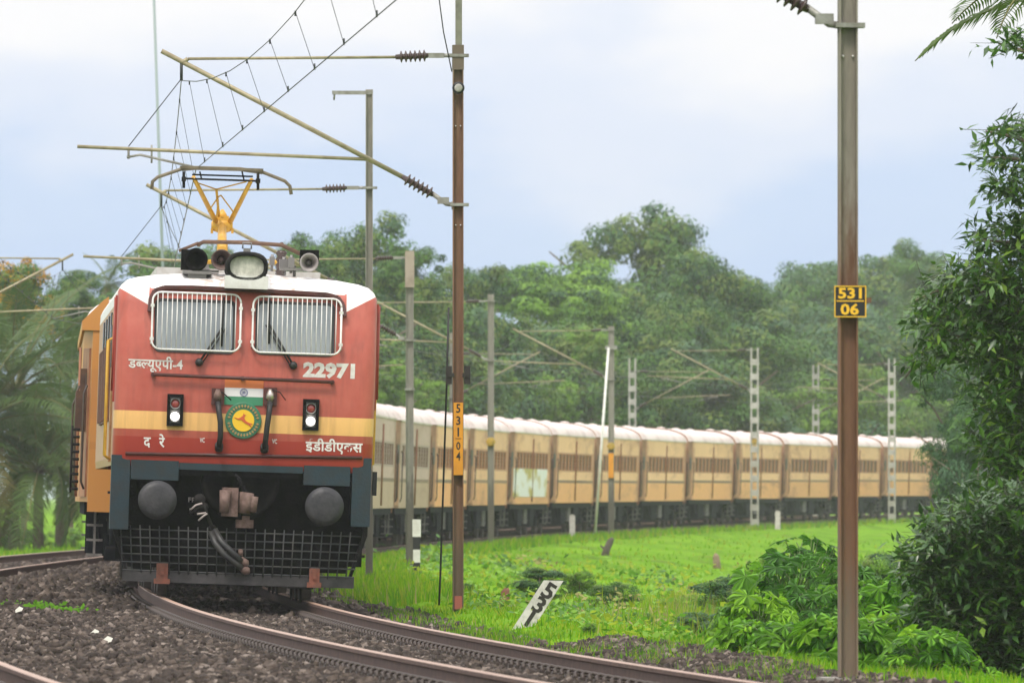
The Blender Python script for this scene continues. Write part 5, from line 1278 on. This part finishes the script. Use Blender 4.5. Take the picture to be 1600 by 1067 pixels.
def palm(px, py, sc, nf, label, scale=1.0, seed=0, lean=0):
    X, Y, Zc = at(px, py, sc); gz = GZ(X, Y); rng = np.random.default_rng(seed)
    r = thing('palm_tree', label, 'palm tree', (X, Y, gz)); b = MB(); h = Zc - gz
    b.tube([(lean, 0, -.3), (lean * .7, 0, h * .3), (lean * .2, 0, h * .7), (0, 0, h)], [.22, .17, .15, .17], 9); b.build('trunk', M_bark, r)
    for i in range(nf):
        f = (i + .5) / nf; o = link(bpy.data.objects.new('frond', (FR[min(2, int(f * 3.3)) if i % 4 else i % 3] if f < .93 else FRD[0])), r); el = 1.25 - 1.55 * f
        o.location = (0, 0, h); o.rotation_euler = (rng.normal() * .2, -el + .55, i * 2.4 + rng.normal() * .2); o.scale = (scale,) * 3
    return r
palm(22, 612, 49, 26, 'coconut palm with tall upright fronds at the left edge', 1.15, 1)
palm(95, 668, 47, 24, 'lower coconut palm with drooping fronds next to the orange-yellow coach', 1.1, 2)
palm(-35, 668, 50, 24, 'palm half out of frame at the left with low hanging fronds', 1.2, 3)
palm(168, 446, 40, 16, 'small palm top just left of the locomotive roof', .42, 4)
palm(60, 735, 50, 18, 'young palm with fronds near the ground at the left', .95, 5)
FN = [frond_mesh(20 + i, 2.6, d, 60, .62, .030, P1, .1) for i, d in enumerate((1.0, 1.5))]; FND = frond_mesh(30, 2.4, 1.7, 60, .6, .03, P2, 0)
pr_ = thing('palm_tree', 'coconut palm out of frame whose frond tips hang in at the top right', 'palm tree', (6.6, FPX / 150, GZ(6.6, FPX / 150)))
b = MB(); b.tube([(.3, 0, -.3), (.1, 0, 2.5), (0, 0, 7.2)], [.2, .15, .14], 9); b.build('trunk', M_bark, pr_)
for i, (az, el, me, zz) in enumerate([(3.05, .12, FN[0], 6.95), (3.35, -.5, FND, 6.2), (3.3, .5, FN[1], 7.2), (2.5, .2, FN[0], 7.2), (3.9, .3, FN[1], 7.2), (1.2, .4, FN[0], 7.2), (.2, .3, FN[1], 7.2), (5.2, .4, FN[0], 7.2), (4.6, .1, FN[1], 7.2), (1.9, .1, FN[1], 7.2)]):
    o = link(bpy.data.objects.new('frond', me), pr_); o.location = (0, 0, zz); o.rotation_euler = (0, -el, az)

# glossy-leaved tree and bush at the right edge: single leaves on twigs
LG1 = leafmat('glossy_leaf_dark', (.022, .066, .014), (.045, .105, .022), .30, .2, 3.0, .55); LG2 = leafmat('glossy_leaf_mid', (.050, .135, .016), (.095, .20, .030), .32, .3, 3.0, .55); LG3 = leafmat('glossy_leaf_young', (.14, .26, .03), (.20, .30, .05), .4, .35, 3.0)
M_twig = mat('twig', (.035, .045, .018), .8)
LEAF = np.array([(0, 0, 0), (.42, .5, .08), (.42, -.5, .08), (.42, 0, 0), (1, 0, -.12)]); LEAFF = [(0, 3, 1), (0, 2, 3), (3, 4, 1), (3, 2, 4)]
def in_poly(p, poly):
    x, y = p; c = False; n = len(poly)
    for i in range(n):
        x1, y1 = poly[i]; x2, y2 = poly[(i + 1) % n]
        if (y1 > y) != (y2 > y) and x < (x2 - x1) * (y - y1) / (y2 - y1) + x1: c = not c
    return c
def leafy(name, label, cat, polys, sc, ntw, depth, seed, leaf=.125, aspect=.34, mats_=(LG1, LG2, LG3), wts=(.42, .47, .11), single=150, base=None):
    rng = np.random.default_rng(seed); Y0 = FPX / sc
    bx = base or ((1700 - 800) / sc, Y0); gz = GZ(*bx); root = thing(name, label, cat, (bx[0], bx[1], gz)); org = np.array([bx[0], bx[1], gz])
    xs = [p[0] for q in polys for p in q]; ys = [p[1] for q in polys for p in q]; tw = MB(); LV = []
    cnt = 0
    while cnt < ntw:
        px, py = rng.uniform(min(xs), max(xs)), rng.uniform(min(ys), max(ys))
        if not any(in_poly((px - 22 * (py > 380), py), q) for q in polys): continue
        cnt += 1; p = np.array(at(px, py, sc)); p[1] += rng.uniform(-depth, depth)
        d = unit(np.array([-.7 + rng.normal() * .7, rng.normal() * .7, .1 + rng.normal() * .5])); nl = rng.integers(6, 12); st = leaf * .42
        pts = [p - d * st * nl * .55]
        for i in range(nl):
            q = p + d * st * (i - nl * .5) + np.array([0, 0, -.004 * (i - 3) ** 2 * .3]); az = i * 2.4 + rng.normal() * .5
            s1 = unit(np.cross(d, [0, 0, 1.0])); s2 = np.cross(s1, d); o_ = unit(d * .55 + s1 * math.cos(az) + s2 * math.sin(az) * .6 + np.array([0, 0, -.12 + rng.normal() * .22]))
            nn = unit(np.array([0, 0, 1.0]) - o_ * o_[2] + rng.normal(size=3) * .35); bb_ = unit(np.cross(nn, o_)); nn = np.cross(o_, bb_); L_ = leaf * rng.uniform(.65, 1.25)
            LV.append((q, o_, bb_, nn, L_, L_ * aspect * rng.uniform(.8, 1.2), rng.choice(3, p=wts)))
        tw.tube([tuple(p - d * st * nl * .5 - org), tuple(p - org), tuple(p + d * st * nl * .45 - org)], [.004, .003, .0015], 3)
    o = tw.build('twigs', M_twig, root, fix=False); o['kind'] = 'stuff'
    LV.sort(key=lambda l: l[0][1])
    vis = [l for l in LV if 800 + FPX * l[0][0] / l[0][1] < 1590][:single]; ids = set(id(l) for l in vis); rest = [l for l in LV if id(l) not in ids]
    lm = []
    for m_ in mats_:
        me = bpy.data.meshes.new('leaf'); me.from_pydata([tuple(v) for v in LEAF], [], LEAFF); me.materials.append(m_); me.update(); lm.append(me)
    for (q, o_, b_, n_, l, w, k) in vis:
        ob = link(bpy.data.objects.new('leaf', lm[k]), root); M = Matrix((Vector(o_ * l), Vector(b_ * w), Vector(n_ * l * .5))).transposed().to_4x4(); M.translation = Vector(q - org); ob.matrix_local = M
    q = np.array([l[0] for l in rest]) - org; O = np.array([l[1] * l[4] for l in rest]); B = np.array([l[2] * l[5] for l in rest]); Nn = np.array([l[3] * l[4] * .5 for l in rest])
    V = q[:, None] + LEAF[None, :, 0, None] * O[:, None] + LEAF[None, :, 1, None] * B[:, None] + LEAF[None, :, 2, None] * Nn[:, None]
    F = (np.array(LEAFF)[None] + 5 * np.arange(len(rest))[:, None, None]).reshape(-1, 3)
    o = np_mesh('foliage', V.reshape(-1, 3), F, np.repeat(np.array([l[6] for l in rest]), 4), list(mats_), root); o['kind'] = 'stuff'
    return root, org
up = [[(1730, 48), (1570, 58), (1552, 66), (1562, 76), (1730, 84)], [(1730, 188), (1570, 194), (1534, 205), (1552, 220), (1600, 222)], [(1610, 205), (1740, 150), (1740, 430), (1600, 420)], [(1610, 240), (1550, 246), (1532, 254), (1556, 268), (1600, 272)], [(1610, 280), (1565, 284), (1545, 298), (1566, 308), (1610, 312)], [(1730, 325), (1570, 336), (1520, 374), (1548, 402), (1730, 420)],
      [(1730, 405), (1560, 405), (1515, 402), (1480, 402), (1450, 425), (1420, 455), (1412, 500), (1418, 535), (1405, 590), (1418, 600), (1440, 560), (1470, 540), (1490, 520), (1500, 600), (1520, 640), (1505, 690), (1520, 740), (1540, 800), (1730, 800)]]
r_, org = leafy('glossy_tree', 'tall dark tree with glossy pointed leaves at the right edge', 'tree', up, 166, 1900, .95, 11, .135)
tb = MB(); R0 = lambda px, py, dy=0: tuple(np.array(at(px, py, 166)) + np.array([0, dy, 0]) - org)
tb.tube([R0(1690, 1040), R0(1680, 800), R0(1668, 560), R0(1660, 300), R0(1655, 60)], [.13, .11, .09, .06, .03], 8)
for a in ([(1668, 560), (1580, 480), (1500, 440), (1430, 470)], [(1660, 420), (1600, 380), (1530, 375)], [(1660, 300), (1600, 250), (1540, 245)], [(1658, 260), (1590, 215), (1540, 205)], [(1655, 120), (1600, 80), (1560, 68)], [(1675, 700), (1600, 640), (1520, 640)], [(1672, 640), (1560, 560), (1470, 510), (1415, 590)], [(1680, 800), (1600, 740), (1530, 720)]):
    tb.tube([R0(*p) for p in a], list(np.linspace(.035, .008, len(a))), 5)
tb.build('trunk', M_bark, r_)
dn = [[(1700, 770), (1560, 760), (1500, 775), (1450, 800), (1432, 815), (1400, 850), (1392, 880), (1420, 930), (1410, 960), (1450, 990), (1480, 1080), (1700, 1080)]]
r2_, org2 = leafy('glossy_bush', 'dark bushy undergrowth with glossy leaves in the lower right corner', 'bush', dn, 182, 1750, .75, 12, .125, base=((1560 - 800) / 182, FPX / 182), wts=(.62, .34, .04))
tb = MB(); R0 = lambda px, py: tuple(np.array(at(px, py, 182)) - org2)
for a in ([(1560, 1060), (1540, 930), (1470, 840)], [(1565, 1060), (1580, 900), (1560, 790)], [(1555, 1060), (1500, 960), (1430, 890)], [(1570, 1060), (1620, 920), (1625, 800)]): tb.tube([R0(*p) for p in a], [.035, .022, .008], 6)
tb.build('stems', M_bark, r2_)

# big lobed-leaf plants below the nearest mast
C1 = leafmat('lobed_leaf_bright', (.25, .56, .02), (.35, .64, .045), .45, .42, 2.5, .2, .5); C2 = leafmat('lobed_leaf_mid', (.135, .37, .022), (.22, .48, .035), .45, .4, 2.5, .2, .5); C3 = leafmat('lobed_leaf_dark', (.060, .20, .022), (.11, .28, .032), .45, .35, 2.5, .2, .4)
def palmate(m_, seed, n=7):
    rng = np.random.default_rng(seed); V = [(0, 0, 0)]; F = []
    ang = np.linspace(-2.35, 2.35, n); tips = []
    for i, a in enumerate(ang):
        l = (1 - .38 * abs(a / 2.35) ** 1.5) * rng.uniform(.9, 1.05); V.append((math.cos(a) * l * .62, math.sin(a) * l * .62, .0)); V.append((math.cos(a) * l, math.sin(a) * l, -.12))
        if i < n - 1:
            am_ = (ang[i] + ang[i + 1]) / 2; V.append((math.cos(am_) * .60, math.sin(am_) * .60, .0))
    # order round: mid, tip, gap
    for i in range(n):
        m0, t0 = 1 + i * 3, 2 + i * 3; g0 = 3 + i * 3 if i < n - 1 else None; gp = i * 3 if i > 0 else None
        for g_ in (g0, gp):
            if g_ is not None: F += [(0, m0, g_), (m0, t0, g_)]
    me = bpy.data.meshes.new('lobed_leaf'); me.from_pydata(V, [], F); me.materials.append(m_); me.polygons.foreach_set('use_smooth', [True] * len(F)); me.update(); return me
LFM = [[palmate(c, 5 + i) for i in range(2)] for c in (C1, C2, C3)]
M_stem = mat('green_stem', (.10, .16, .04), .6)
spec = [(1186, 952, 176, 34, 0, 'bright light green lobed-leaf plant, leftmost of the clump', .80), (1238, 880, 158, 34, 2, 'dark lobed-leaf plant standing highest, left of the nearest mast', .95), (1272, 935, 172, 30, 2, 'lobed-leaf plant in the shade just left of the foot of the nearest mast', .8), (1330, 905, 160, 28, 2, 'dark lobed-leaf plant directly behind the nearest mast', .8), (1372, 930, 168, 32, 1, 'green lobed-leaf plant right of the nearest mast', .85), (1395, 985, 182, 34, 0, 'bright lobed-leaf plant spreading low, right of the nearest mast', .8), (1345, 990, 184, 24, 1, 'low lobed-leaf plant at the right foot of the nearest mast', .6), (1452, 1005, 186, 30, 1, 'lobed-leaf plant under the edge of the dark bush', .75), (1225, 1000, 182, 26, 1, 'mid green lobed-leaf plant at the edge of the ballast', .6), (1262, 862, 150, 34, 2, 'tallest dark lobed-leaf plant, behind the bright one left of the nearest mast', 1.0), (1205, 900, 156, 30, 1, 'lobed-leaf plant at the far left back of the clump', .85), (1425, 915, 160, 34, 1, 'green lobed-leaf plant between the nearest mast and the dark bush', .95), (1490, 960, 172, 30, 0, 'bright lobed-leaf plant tucked against the dark bush', .8), (1300, 985, 184, 28, 1, 'green lobed-leaf plant hiding the left side of the foot of the nearest mast', .6), (1180, 995, 178, 28, 1, 'low green lobed-leaf plant under the bright one', .65)]
for j, (px, top, sc, n, ck, lab, spread) in enumerate(spec):
    X, Y, Zt = at(px, top - 24, sc); gz = GZ(X, Y) - .03; h = max(.35, Zt - gz); n = int(n * 1.7); rng = np.random.default_rng(50 + j)
    r = thing('lobed_leaf_plant', lab, 'leafy plant', (X, Y, gz), 'lobed-leaf plants beneath the nearest mast'); st = MB()
    for i in range(n):
        f = (i + .5) / n; a = i * 2.4 + rng.normal() * .3; z = h * (1 - f ** 1.4 * .85) * rng.uniform(.88, 1.0); rad = spread * (.12 + .52 * math.sqrt(f)) * rng.uniform(.6, 1.1)
        tip = Vector((math.cos(a) * rad, math.sin(a) * rad, z)); st.tube([(math.cos(a) * rad * .15, math.sin(a) * rad * .15, max(.02, z * .55)), tip], [.008, .005], 4)
        sz = rng.uniform(.12, .23); k = ck if rng.random() < .72 else min(2, max(0, ck + rng.choice([-1, 1])))
        o = link(bpy.data.objects.new('lobed_leaf', LFM[k][i % 2]), r); o.location = tip; o.rotation_euler = (rng.normal() * .3, .55 + f * .45 + rng.normal() * .25, a); o.scale = (sz, sz, sz)
    for i in range(3): st.tube([(rng.normal() * .04, rng.normal() * .04, -.1), (rng.normal() * .1, rng.normal() * .1, h * .6), (rng.normal() * .14, rng.normal() * .14, h * .95)], [.016, .012, .006], 5)
    st.build('stem', M_stem, r)

# ------------------------------------------------------------------ grass
B1 = leafmat('grass_bright', (.125, .30, .005), (.20, .38, .012), .7, .4, .35, .06, 0); B2 = leafmat('grass_yellowish', (.24, .33, .015), (.31, .37, .035), .7, .4, .35, .06, 0); B3 = leafmat('grass_deep', (.065, .19, .010), (.12, .28, .016), .7, .35, .5, .06, 0)
B4 = leafmat('grass_dry', (.26, .24, .09), (.36, .33, .14), .7, .3, .8, .06, 0)
def blades(x, y, h, w, rng, mats_w, lean=.5):
    n = len(x); z = ground_z(x, y) - .01; a = rng.uniform(0, 2 * math.pi, n); b = rng.uniform(0, 2 * math.pi, n); l = h * lean * rng.uniform(.1, 1, n)
    p = np.stack([x, y, z], -1); s_ = np.stack([np.cos(a), np.sin(a) * .4, np.zeros(n)], -1) * (w / 2)[:, None]; tp_ = p + np.stack([np.cos(b) * l, np.sin(b) * l, h], -1)
    V = np.stack([p - s_, p + s_, tp_], 1).reshape(-1, 3); return V, np.arange(n * 3).reshape(-1, 3), rng.choice(len(mats_w), n, p=mats_w)
def lat_xy(y, lat):
    s = np.interp(y, _Y, _s); th = np.interp(s, _s, _th); return np.interp(s, _s, _X) + lat * np.cos(th), y - lat * np.sin(th)
rg = np.random.default_rng(99); parts = []
def zone(n, y0, y1, l0, l1, h0, h1, w, mw, lean=.5, clump=0.0, thr=0.0, edge=None):
    y = 1 / rg.uniform(1 / y1, 1 / y0, n); lat = rg.uniform(l0, l1, n)
    if edge: lat = l0 + (l1 - l0) * rg.random(n) ** edge
    x, y2 = lat_xy(y, lat)
    if clump: k = hnoise(x, y2, clump, 3) + hnoise(x, y2, clump * 2.7, 8) * .5 > thr; x, y2, y = x[k], y2[k], y[k]
    n = len(x); k = np.clip(y / 120, .8, 3); parts.append(blades(x, y2, rg.uniform(h0, h1, n), w * k * rg.uniform(.6, 1.3, n), rg, mw, lean))
zone(46000, 104, 175, 2.15, 12, .03, .10, .026, [.55, .3, .15, 0], .8, .9, -.25)
zone(9000, 104, 230, 3, 14, .10, .26, .022, [.25, .35, .25, .15], .7, .5, .45)
zone(14000, 84, 104, 3.0, 8, .04, .12, .02, [.5, .15, .3, .05])
zone(9000, 100, 180, 1.75, 2.5, .05, .16, .02, [.35, .1, .5, .05], .6, .6, .1)
zone(4500, 82, 104, 2.3, 3.2, .05, .15, .018, [.3, .15, .45, .1], .7, 1.1, .2)
zone(36000, 170, 470, 2.6, 30, .05, .15, .028, [.62, .35, .03, 0], .7, .5, -.3)
zone(16000, 150, 620, 2.2, 3.6, .14, .34, .03, [.5, .25, .2, .05])
zone(9000, 104, 150, 4, 9, .2, .5, .014, [.3, .3, .2, .2], .6, .33, .35)
zone(16000, 190, 420, -12, -7.3, .15, .42, .035, [.5, .2, .3, 0])
zone(500, 76, 120, -3.4, -2.2, .03, .09, .012, [.2, .2, .5, .1], .8, 1.7, .75)
V_, F_, M_ = [], [], []; nb = 0
for V, F, mi in parts: V_.append(V); F_.append(F + nb); M_.append(mi); nb += len(V)
tag(np_mesh('grass', np.concatenate(V_), np.concatenate(F_), np.concatenate(M_), [B1, B2, B3, B4]), 'bright green grass covering the bank inside the curve', 'grass', kind='stuff')
# broad-leaved weeds dotted through the grass
n_ = 420; y_ = 1 / rg.uniform(1 / 300, 1 / 106, n_); l_ = 3.2 + 13 * rg.random(n_) ** 1.3; x_, y_ = lat_xy(y_, l_); z_ = ground_z(x_, y_)
k_ = np.repeat(np.arange(n_), 26); rad_ = rg.uniform(.12, .42, n_) * np.clip(y_ / 130, 1, 2); off_ = rg.normal(size=(len(k_), 3)) * np.array([1, 1, .35]) * rad_[k_, None] * .6
c_ = np.stack([x_[k_], y_[k_], z_[k_] + .06 + rad_[k_] * .22], -1) + off_; c_[:, 2] = np.maximum(c_[:, 2], z_[k_] + .02)
V_ = leaf_quads(c_, unit(rg.normal(size=c_.shape) * .55 + np.array([0, -.35, .9])), rg.uniform(.05, .11, len(k_)) * np.clip(y_[k_] / 130, 1, 2), rg, .55)
tag(np_mesh('weeds', V_, np.arange(len(V_)).reshape(-1, 4), rg.choice(5, n_, p=[.3, .2, .2, .18, .12])[k_], [G3, G1, B2, B3, B4]), 'patches of broad-leaved weeds dotted through the grass', 'weeds', kind='stuff')
# tall dry stalks in front of the lobed plants
parts = []
def tuft_zone(px0, px1, r0, r1, n, h0, h1, mw):
    px = rg.uniform(px0, px1, n); sc = (rg.uniform(r0, r1, n) - YH) / 1.6; parts.append(blades((px - 800) / sc, FPX / sc, rg.uniform(h0, h1, n), rg.uniform(.008, .016, n), rg, mw, .35))
tuft_zone(1040, 1165, 945, 1010, 900, .2, .55, [.25, .35, .1, .3]); tuft_zone(1000, 1140, 930, 985, 500, .15, .4, [.4, .35, .15, .1]); tuft_zone(1150, 1500, 1035, 1066, 700, .08, .25, [.5, .2, .3, 0])
V_, F_, M_ = [], [], []; nb = 0
for V, F, mi in parts: V_.append(V); F_.append(F + nb); M_.append(mi); nb += len(V)
tag(np_mesh('tall_grass', np.concatenate(V_), np.concatenate(F_), np.concatenate(M_), [B1, B2, B3, B4]), 'taller yellowing grass stalks left of the lobed-leaf plants', 'grass', kind='stuff')

# ------------------------------------------------------------------ things on the grass
def gp_(px, py, hgt=.2):
    """ground point under a reading px, py"""
    sc = (py - YH) / 1.4
    for _ in range(25):
        X, Y = (px - 800) / sc, FPX / sc; sc = (py - YH) / max(.15, HC - GZ(X, Y))
    return Vector((X, Y, GZ(X, Y))), sc
def small(name, kind, seed, px, base, top, w, label, cat='bush', group=None):
    p, sc = gp_(px, base); cm, tm, (dw, dh) = variant(kind, seed); h = (base - top) / sc
    r = thing(name, label, cat, p, group, random.uniform(0, 6))
    for nm, me in (('crown', cm), ('trunk', tm)): o = link(bpy.data.objects.new(nm, me), r); o.scale = (w / sc / dw, w / sc / dw, h / dh)
variant('shrub', 2)
small('bush', 'feather', 1, 738, 938, 903, 40, 'small dark bush just right of the foot of the orange-numbered mast')
small('bush', 'feather', 2, 845, 948, 890, 110, 'dark leafy bush directly behind the leaning 531 board')
small('bush', 'shrub', 2, 905, 946, 893, 80, 'dark bush right of the top of the leaning 531 board')
small('bush', 'dome', 7, 955, 958, 905, 90, 'scrubby bush around the pale stone')
small('bush', 'shrub', 3, 922, 990, 968, 40, 'low green bush at the edge of the ballast, right of the leaning 531 board')
small('bush', 'hazy', 2, 1128, 985, 900, 120, 'yellowish scrub beside the bright lobed-leaf plant')
small('bush', 'shrub', 1, 1205, 975, 868, 110, 'dark green bush behind the bright lobed-leaf plant')
small('bush', 'shrub', 2, 1340, 950, 850, 120, 'fresh bush behind the nearest mast, at the edge of the grass')
small('bush', 'dome', 6, 1410, 955, 858, 130, 'green bush between the nearest mast and the dark undergrowth')
small('bush', 'shrub', 3, 1075, 1002, 976, 60, 'small bush on the ballast edge left of the lobed-leaf plants')
small('bush', 'shrub', 2, 1055, 968, 915, 85, 'rough green scrub left of the lobed-leaf plants, nearer the far grass')
small('bush', 'hazy', 1, 1092, 1000, 945, 80, 'greyish scrub by the ballast left of the bright lobed-leaf plant')
small('bush', 'dome', 6, 1010, 984, 948, 70, 'low scrub between the pale stone and the lobed-leaf plants')
small('bush', 'shrub', 1, 18, 858, 818, 90, 'bright weeds in the left corner beyond the empty track', 'weeds')
small('bush', 'shrub', 2, 70, 858, 826, 70, 'bright weeds under the palms beyond the empty track', 'weeds')
small('bush', 'shrub', 3, 112, 857, 822, 60, 'bright weeds next to the tail of the orange-yellow coach', 'weeds')
# leaning kilometre board
p, sc = gp_(824, 982); bd = MB(); q = lambda px, py: ((px - 824) / sc, (982 - py) / sc)
bd.prism([q(797, 990), q(850, 908), q(881, 909), q(828, 992)], -.03, .03)
r = bd.build('kilometre_board', mat('board_white', (.62, .58, .56), .7, (.40, .37, .35), 9, bump=.2), None, loc=p); tag(r, 'white slanting board painted 5 3 1, sunk in the grass', 'kilometre board')
ax = (Vector((*q(865.5, 908.5), 0)) - Vector((*q(812.5, 991), 0))).normalized()
for ch, (cx, cy) in (('5', (858, 925)), ('3', (843, 947)), ('1', (828, 969))):
    V, F = text_geo(ch, .03); V = V - (V.max(0) + V.min(0)) / 2; k = .17 / .69; ang = math.atan2(ax.y, ax.x) - math.pi / 2; c_, s_ = math.cos(ang), math.sin(ang); ox, oz = q(cx, cy)
    me = bpy.data.meshes.new('board_digit'); me.from_pydata([(ox + (v[0] * c_ * 1.1 - v[1] * s_) * k, -.033, oz + (v[0] * s_ * 1.1 + v[1] * c_) * k) for v in V], [], F); me.materials.append(M_ink); link(bpy.data.objects.new('board_digit', me), r)
# striped post
p, sc = gp_(651, 902); r = thing('striped_post', 'short black and white striped post on the grass right of the locomotive', 'post', p)
for nm, y0, y1, w_, m_ in (('white_cap', 838, 811, 13, M_white), ('black_band', 858, 838, 11, M_plate), ('white_band', 878, 858, 11, M_white), ('black_base', 904, 878, 11, M_plate)):
    q = MB(); z0_, z1_ = (902 - y0) / sc, (902 - y1) / sc; q.box((0, 0, (z0_ + z1_) / 2), (w_ / sc, w_ / sc, z1_ - z0_)); q.build(nm, m_, r)
# white posts and leaning pole by the far track
for px, base, top, w_, sc, lab in ((894, 836, 803, 9, 44.5, 'short white post in front of the coaches, left of the white leaning pole'), (1215, 824, 797, 8, 36.6, 'short white post in front of the coaches, left of the nearest mast')):
    p = at(px, base, sc); q = MB(); q.prism([(-w_ / sc / 2, -.1), (-w_ / sc / 2, (base - top) / sc * .93), (0, (base - top) / sc), (w_ / sc / 2, (base - top) / sc * .93), (w_ / sc / 2, -.1)], -.09, .09)
    tag(q.build('white_post', mat('post_white', (.60, .56, .54), .7, (.44, .40, .38), 7), None, loc=p), lab, 'post', 'white posts along the inner side')
sc = 43.3; p = at(929, 836, sc); q = MB(); q.tube([(0, 0, -.1), (22 / sc, .3, (838 - 545) / sc)], [2.3 / sc, 1.9 / sc], 8)
tag(q.build('leaning_pole', M_white, None, loc=p), 'thin white pole leaning against the mast with the orange strip', 'pole')
# stumps, stone
M_stump = mat('stump_dark', (.06, .05, .04), .9, (.12, .095, .07), 8, bump=.5)
for px, base, top, w_, lean, m_, lab in ((947, 868, 838, 13, 10, M_stump, 'dark crooked stump standing in the grass below the orange-strip mast'), (1120, 891, 866, 14, -2, mat('stump_brown', (.17, .12, .075), .9, (.26, .2, .12), 8), 'brown dry stump in the grass left of the lobed-leaf plants'), (788, 948, 918, 18, 4, mat('stump_rust', (.20, .085, .05), .9, (.13, .06, .04), 8), 'rusty brown stump in the grass left of the leaning 531 board')):
    p, sc = gp_(px, base); q = MB(); h = (base - top) / sc
    q.tube([(-lean / sc * .3, 0, -.1), (0, 0, h * .35), (lean / sc * .6, .03, h * .8), (lean / sc, 0, h)], [w_ / sc * .55, w_ / sc * .42, w_ / sc * .4, w_ / sc * .18], 8); q.tube([(0, 0, h * .4), (-lean / sc * .9, .04, h * .62)], [w_ / sc * .2, w_ / sc * .1], 6)
    tag(q.build('stump', m_, None, loc=p), lab, 'stump')
def rock(p, s_, m_, label, cat, name, seed):
    rng = np.random.default_rng(seed); q = MB(); k = 7; pr = [(-.3, .8), (0, 1), (.35, .85), (.6, .45), (.66, .02)]; q.lathe((0, 0, 0), (0, 0, 1), [(a * s_, b * s_) for a, b in pr], k, smooth=False)
    q.v = [tuple(np.array(v) * (1 + rng.normal(size=3) * .12)) for v in q.v]; return tag(q.build(name, m_, None, loc=p), label, cat)
p, sc = gp_(967, 936); rock(p, 13 / sc, mat('stone_pinkish', (.46, .40, .37), .9, (.34, .29, .26), 9, bump=.4), 'pale block of stone in the scrub right of the leaning 531 board', 'stone', 'stone', 3)
# litter on the ballast at the left
M_lit = mat('litter_white', (.46, .45, .38), .8)
for j, (px, py, w_, lab) in enumerate([(148, 990, 10, 'crumpled white scrap lying on the ballast below the locomotive'), (168, 1006, 12, 'pale green-white leaf of litter on the ballast, lowest scrap'), (36, 918, 12, 'pale scrap on the ballast near the left edge, uppermost'), (30, 962, 9, 'small white scrap on the ballast by the little weeds')]):
    sc = (py - YH) / 1.33; X, Y = (px - 800) / sc, FPX / sc; s_, l_ = slat(X, Y); z = float(ballast_z(np.array(X), np.array(Y), np.array(l_))) + .035; q = MB(); w2_ = w_ / sc
    q.add([(-w2_ * .6, -.03, 0), (w2_ * .5, -.05, .02), (w2_ * .7, .05, .05), (0, .07, .07), (-w2_ * .7, .05, .03), (0, 0, .05)], [(0, 1, 5), (1, 2, 5), (2, 3, 5), (3, 4, 5), (4, 0, 5)]); o = q.build('litter', M_lit, None, loc=(X, Y, z), fix=False); tag(o, lab, 'litter')
for j, (px, py, n) in enumerate([(68, 960, 26), (110, 958, 18), (20, 945, 12)]):
    sc = (py - YH) / 1.33; X, Y = (px - 800) / sc, FPX / sc; s_, l_ = slat(X, Y); z = float(ballast_z(np.array(X), np.array(Y), np.array(l_))); rng = np.random.default_rng(j + 70)
    c = rng.normal(size=(n * 3, 3)) * np.array([.13, .2, .025]) + np.array([0, 0, .06]); V = leaf_quads(c, unit(rng.normal(size=c.shape) * .5 + np.array([0, -.5, .8])), rng.uniform(.04, .09, len(c)), rng, .6)
    o = np_mesh('weed', V, np.arange(len(V)).reshape(-1, 4), 0, [B3]); o.location = (X, Y, z); o['kind'] = 'stuff'; tag(o, ['little green weed growing in the ballast, left of the locomotive', 'little weed in the ballast nearest the locomotive', 'little weed in the ballast at the left edge'][j], 'weed')

# ------------------------------------------------------------------ the air
hz = MB(); hz.box((0, 3540, 10.5), (6500, 7200, 28)); m = bpy.data.materials.new('haze_air'); m.use_nodes = True; t = m.node_tree; t.nodes.clear()
pv = N(t, 'ShaderNodeVolumePrincipled'); pv.inputs['Color'].default_value = (.95, .96, 1, 1); pv.inputs['Density'].default_value = .00015; pv.inputs['Anisotropy'].default_value = .2
oo = N(t, 'ShaderNodeOutputMaterial'); Lk(t, pv.outputs[0], oo.inputs['Volume'])
h = hz.build('haze', m); h['kind'] = 'stuff'
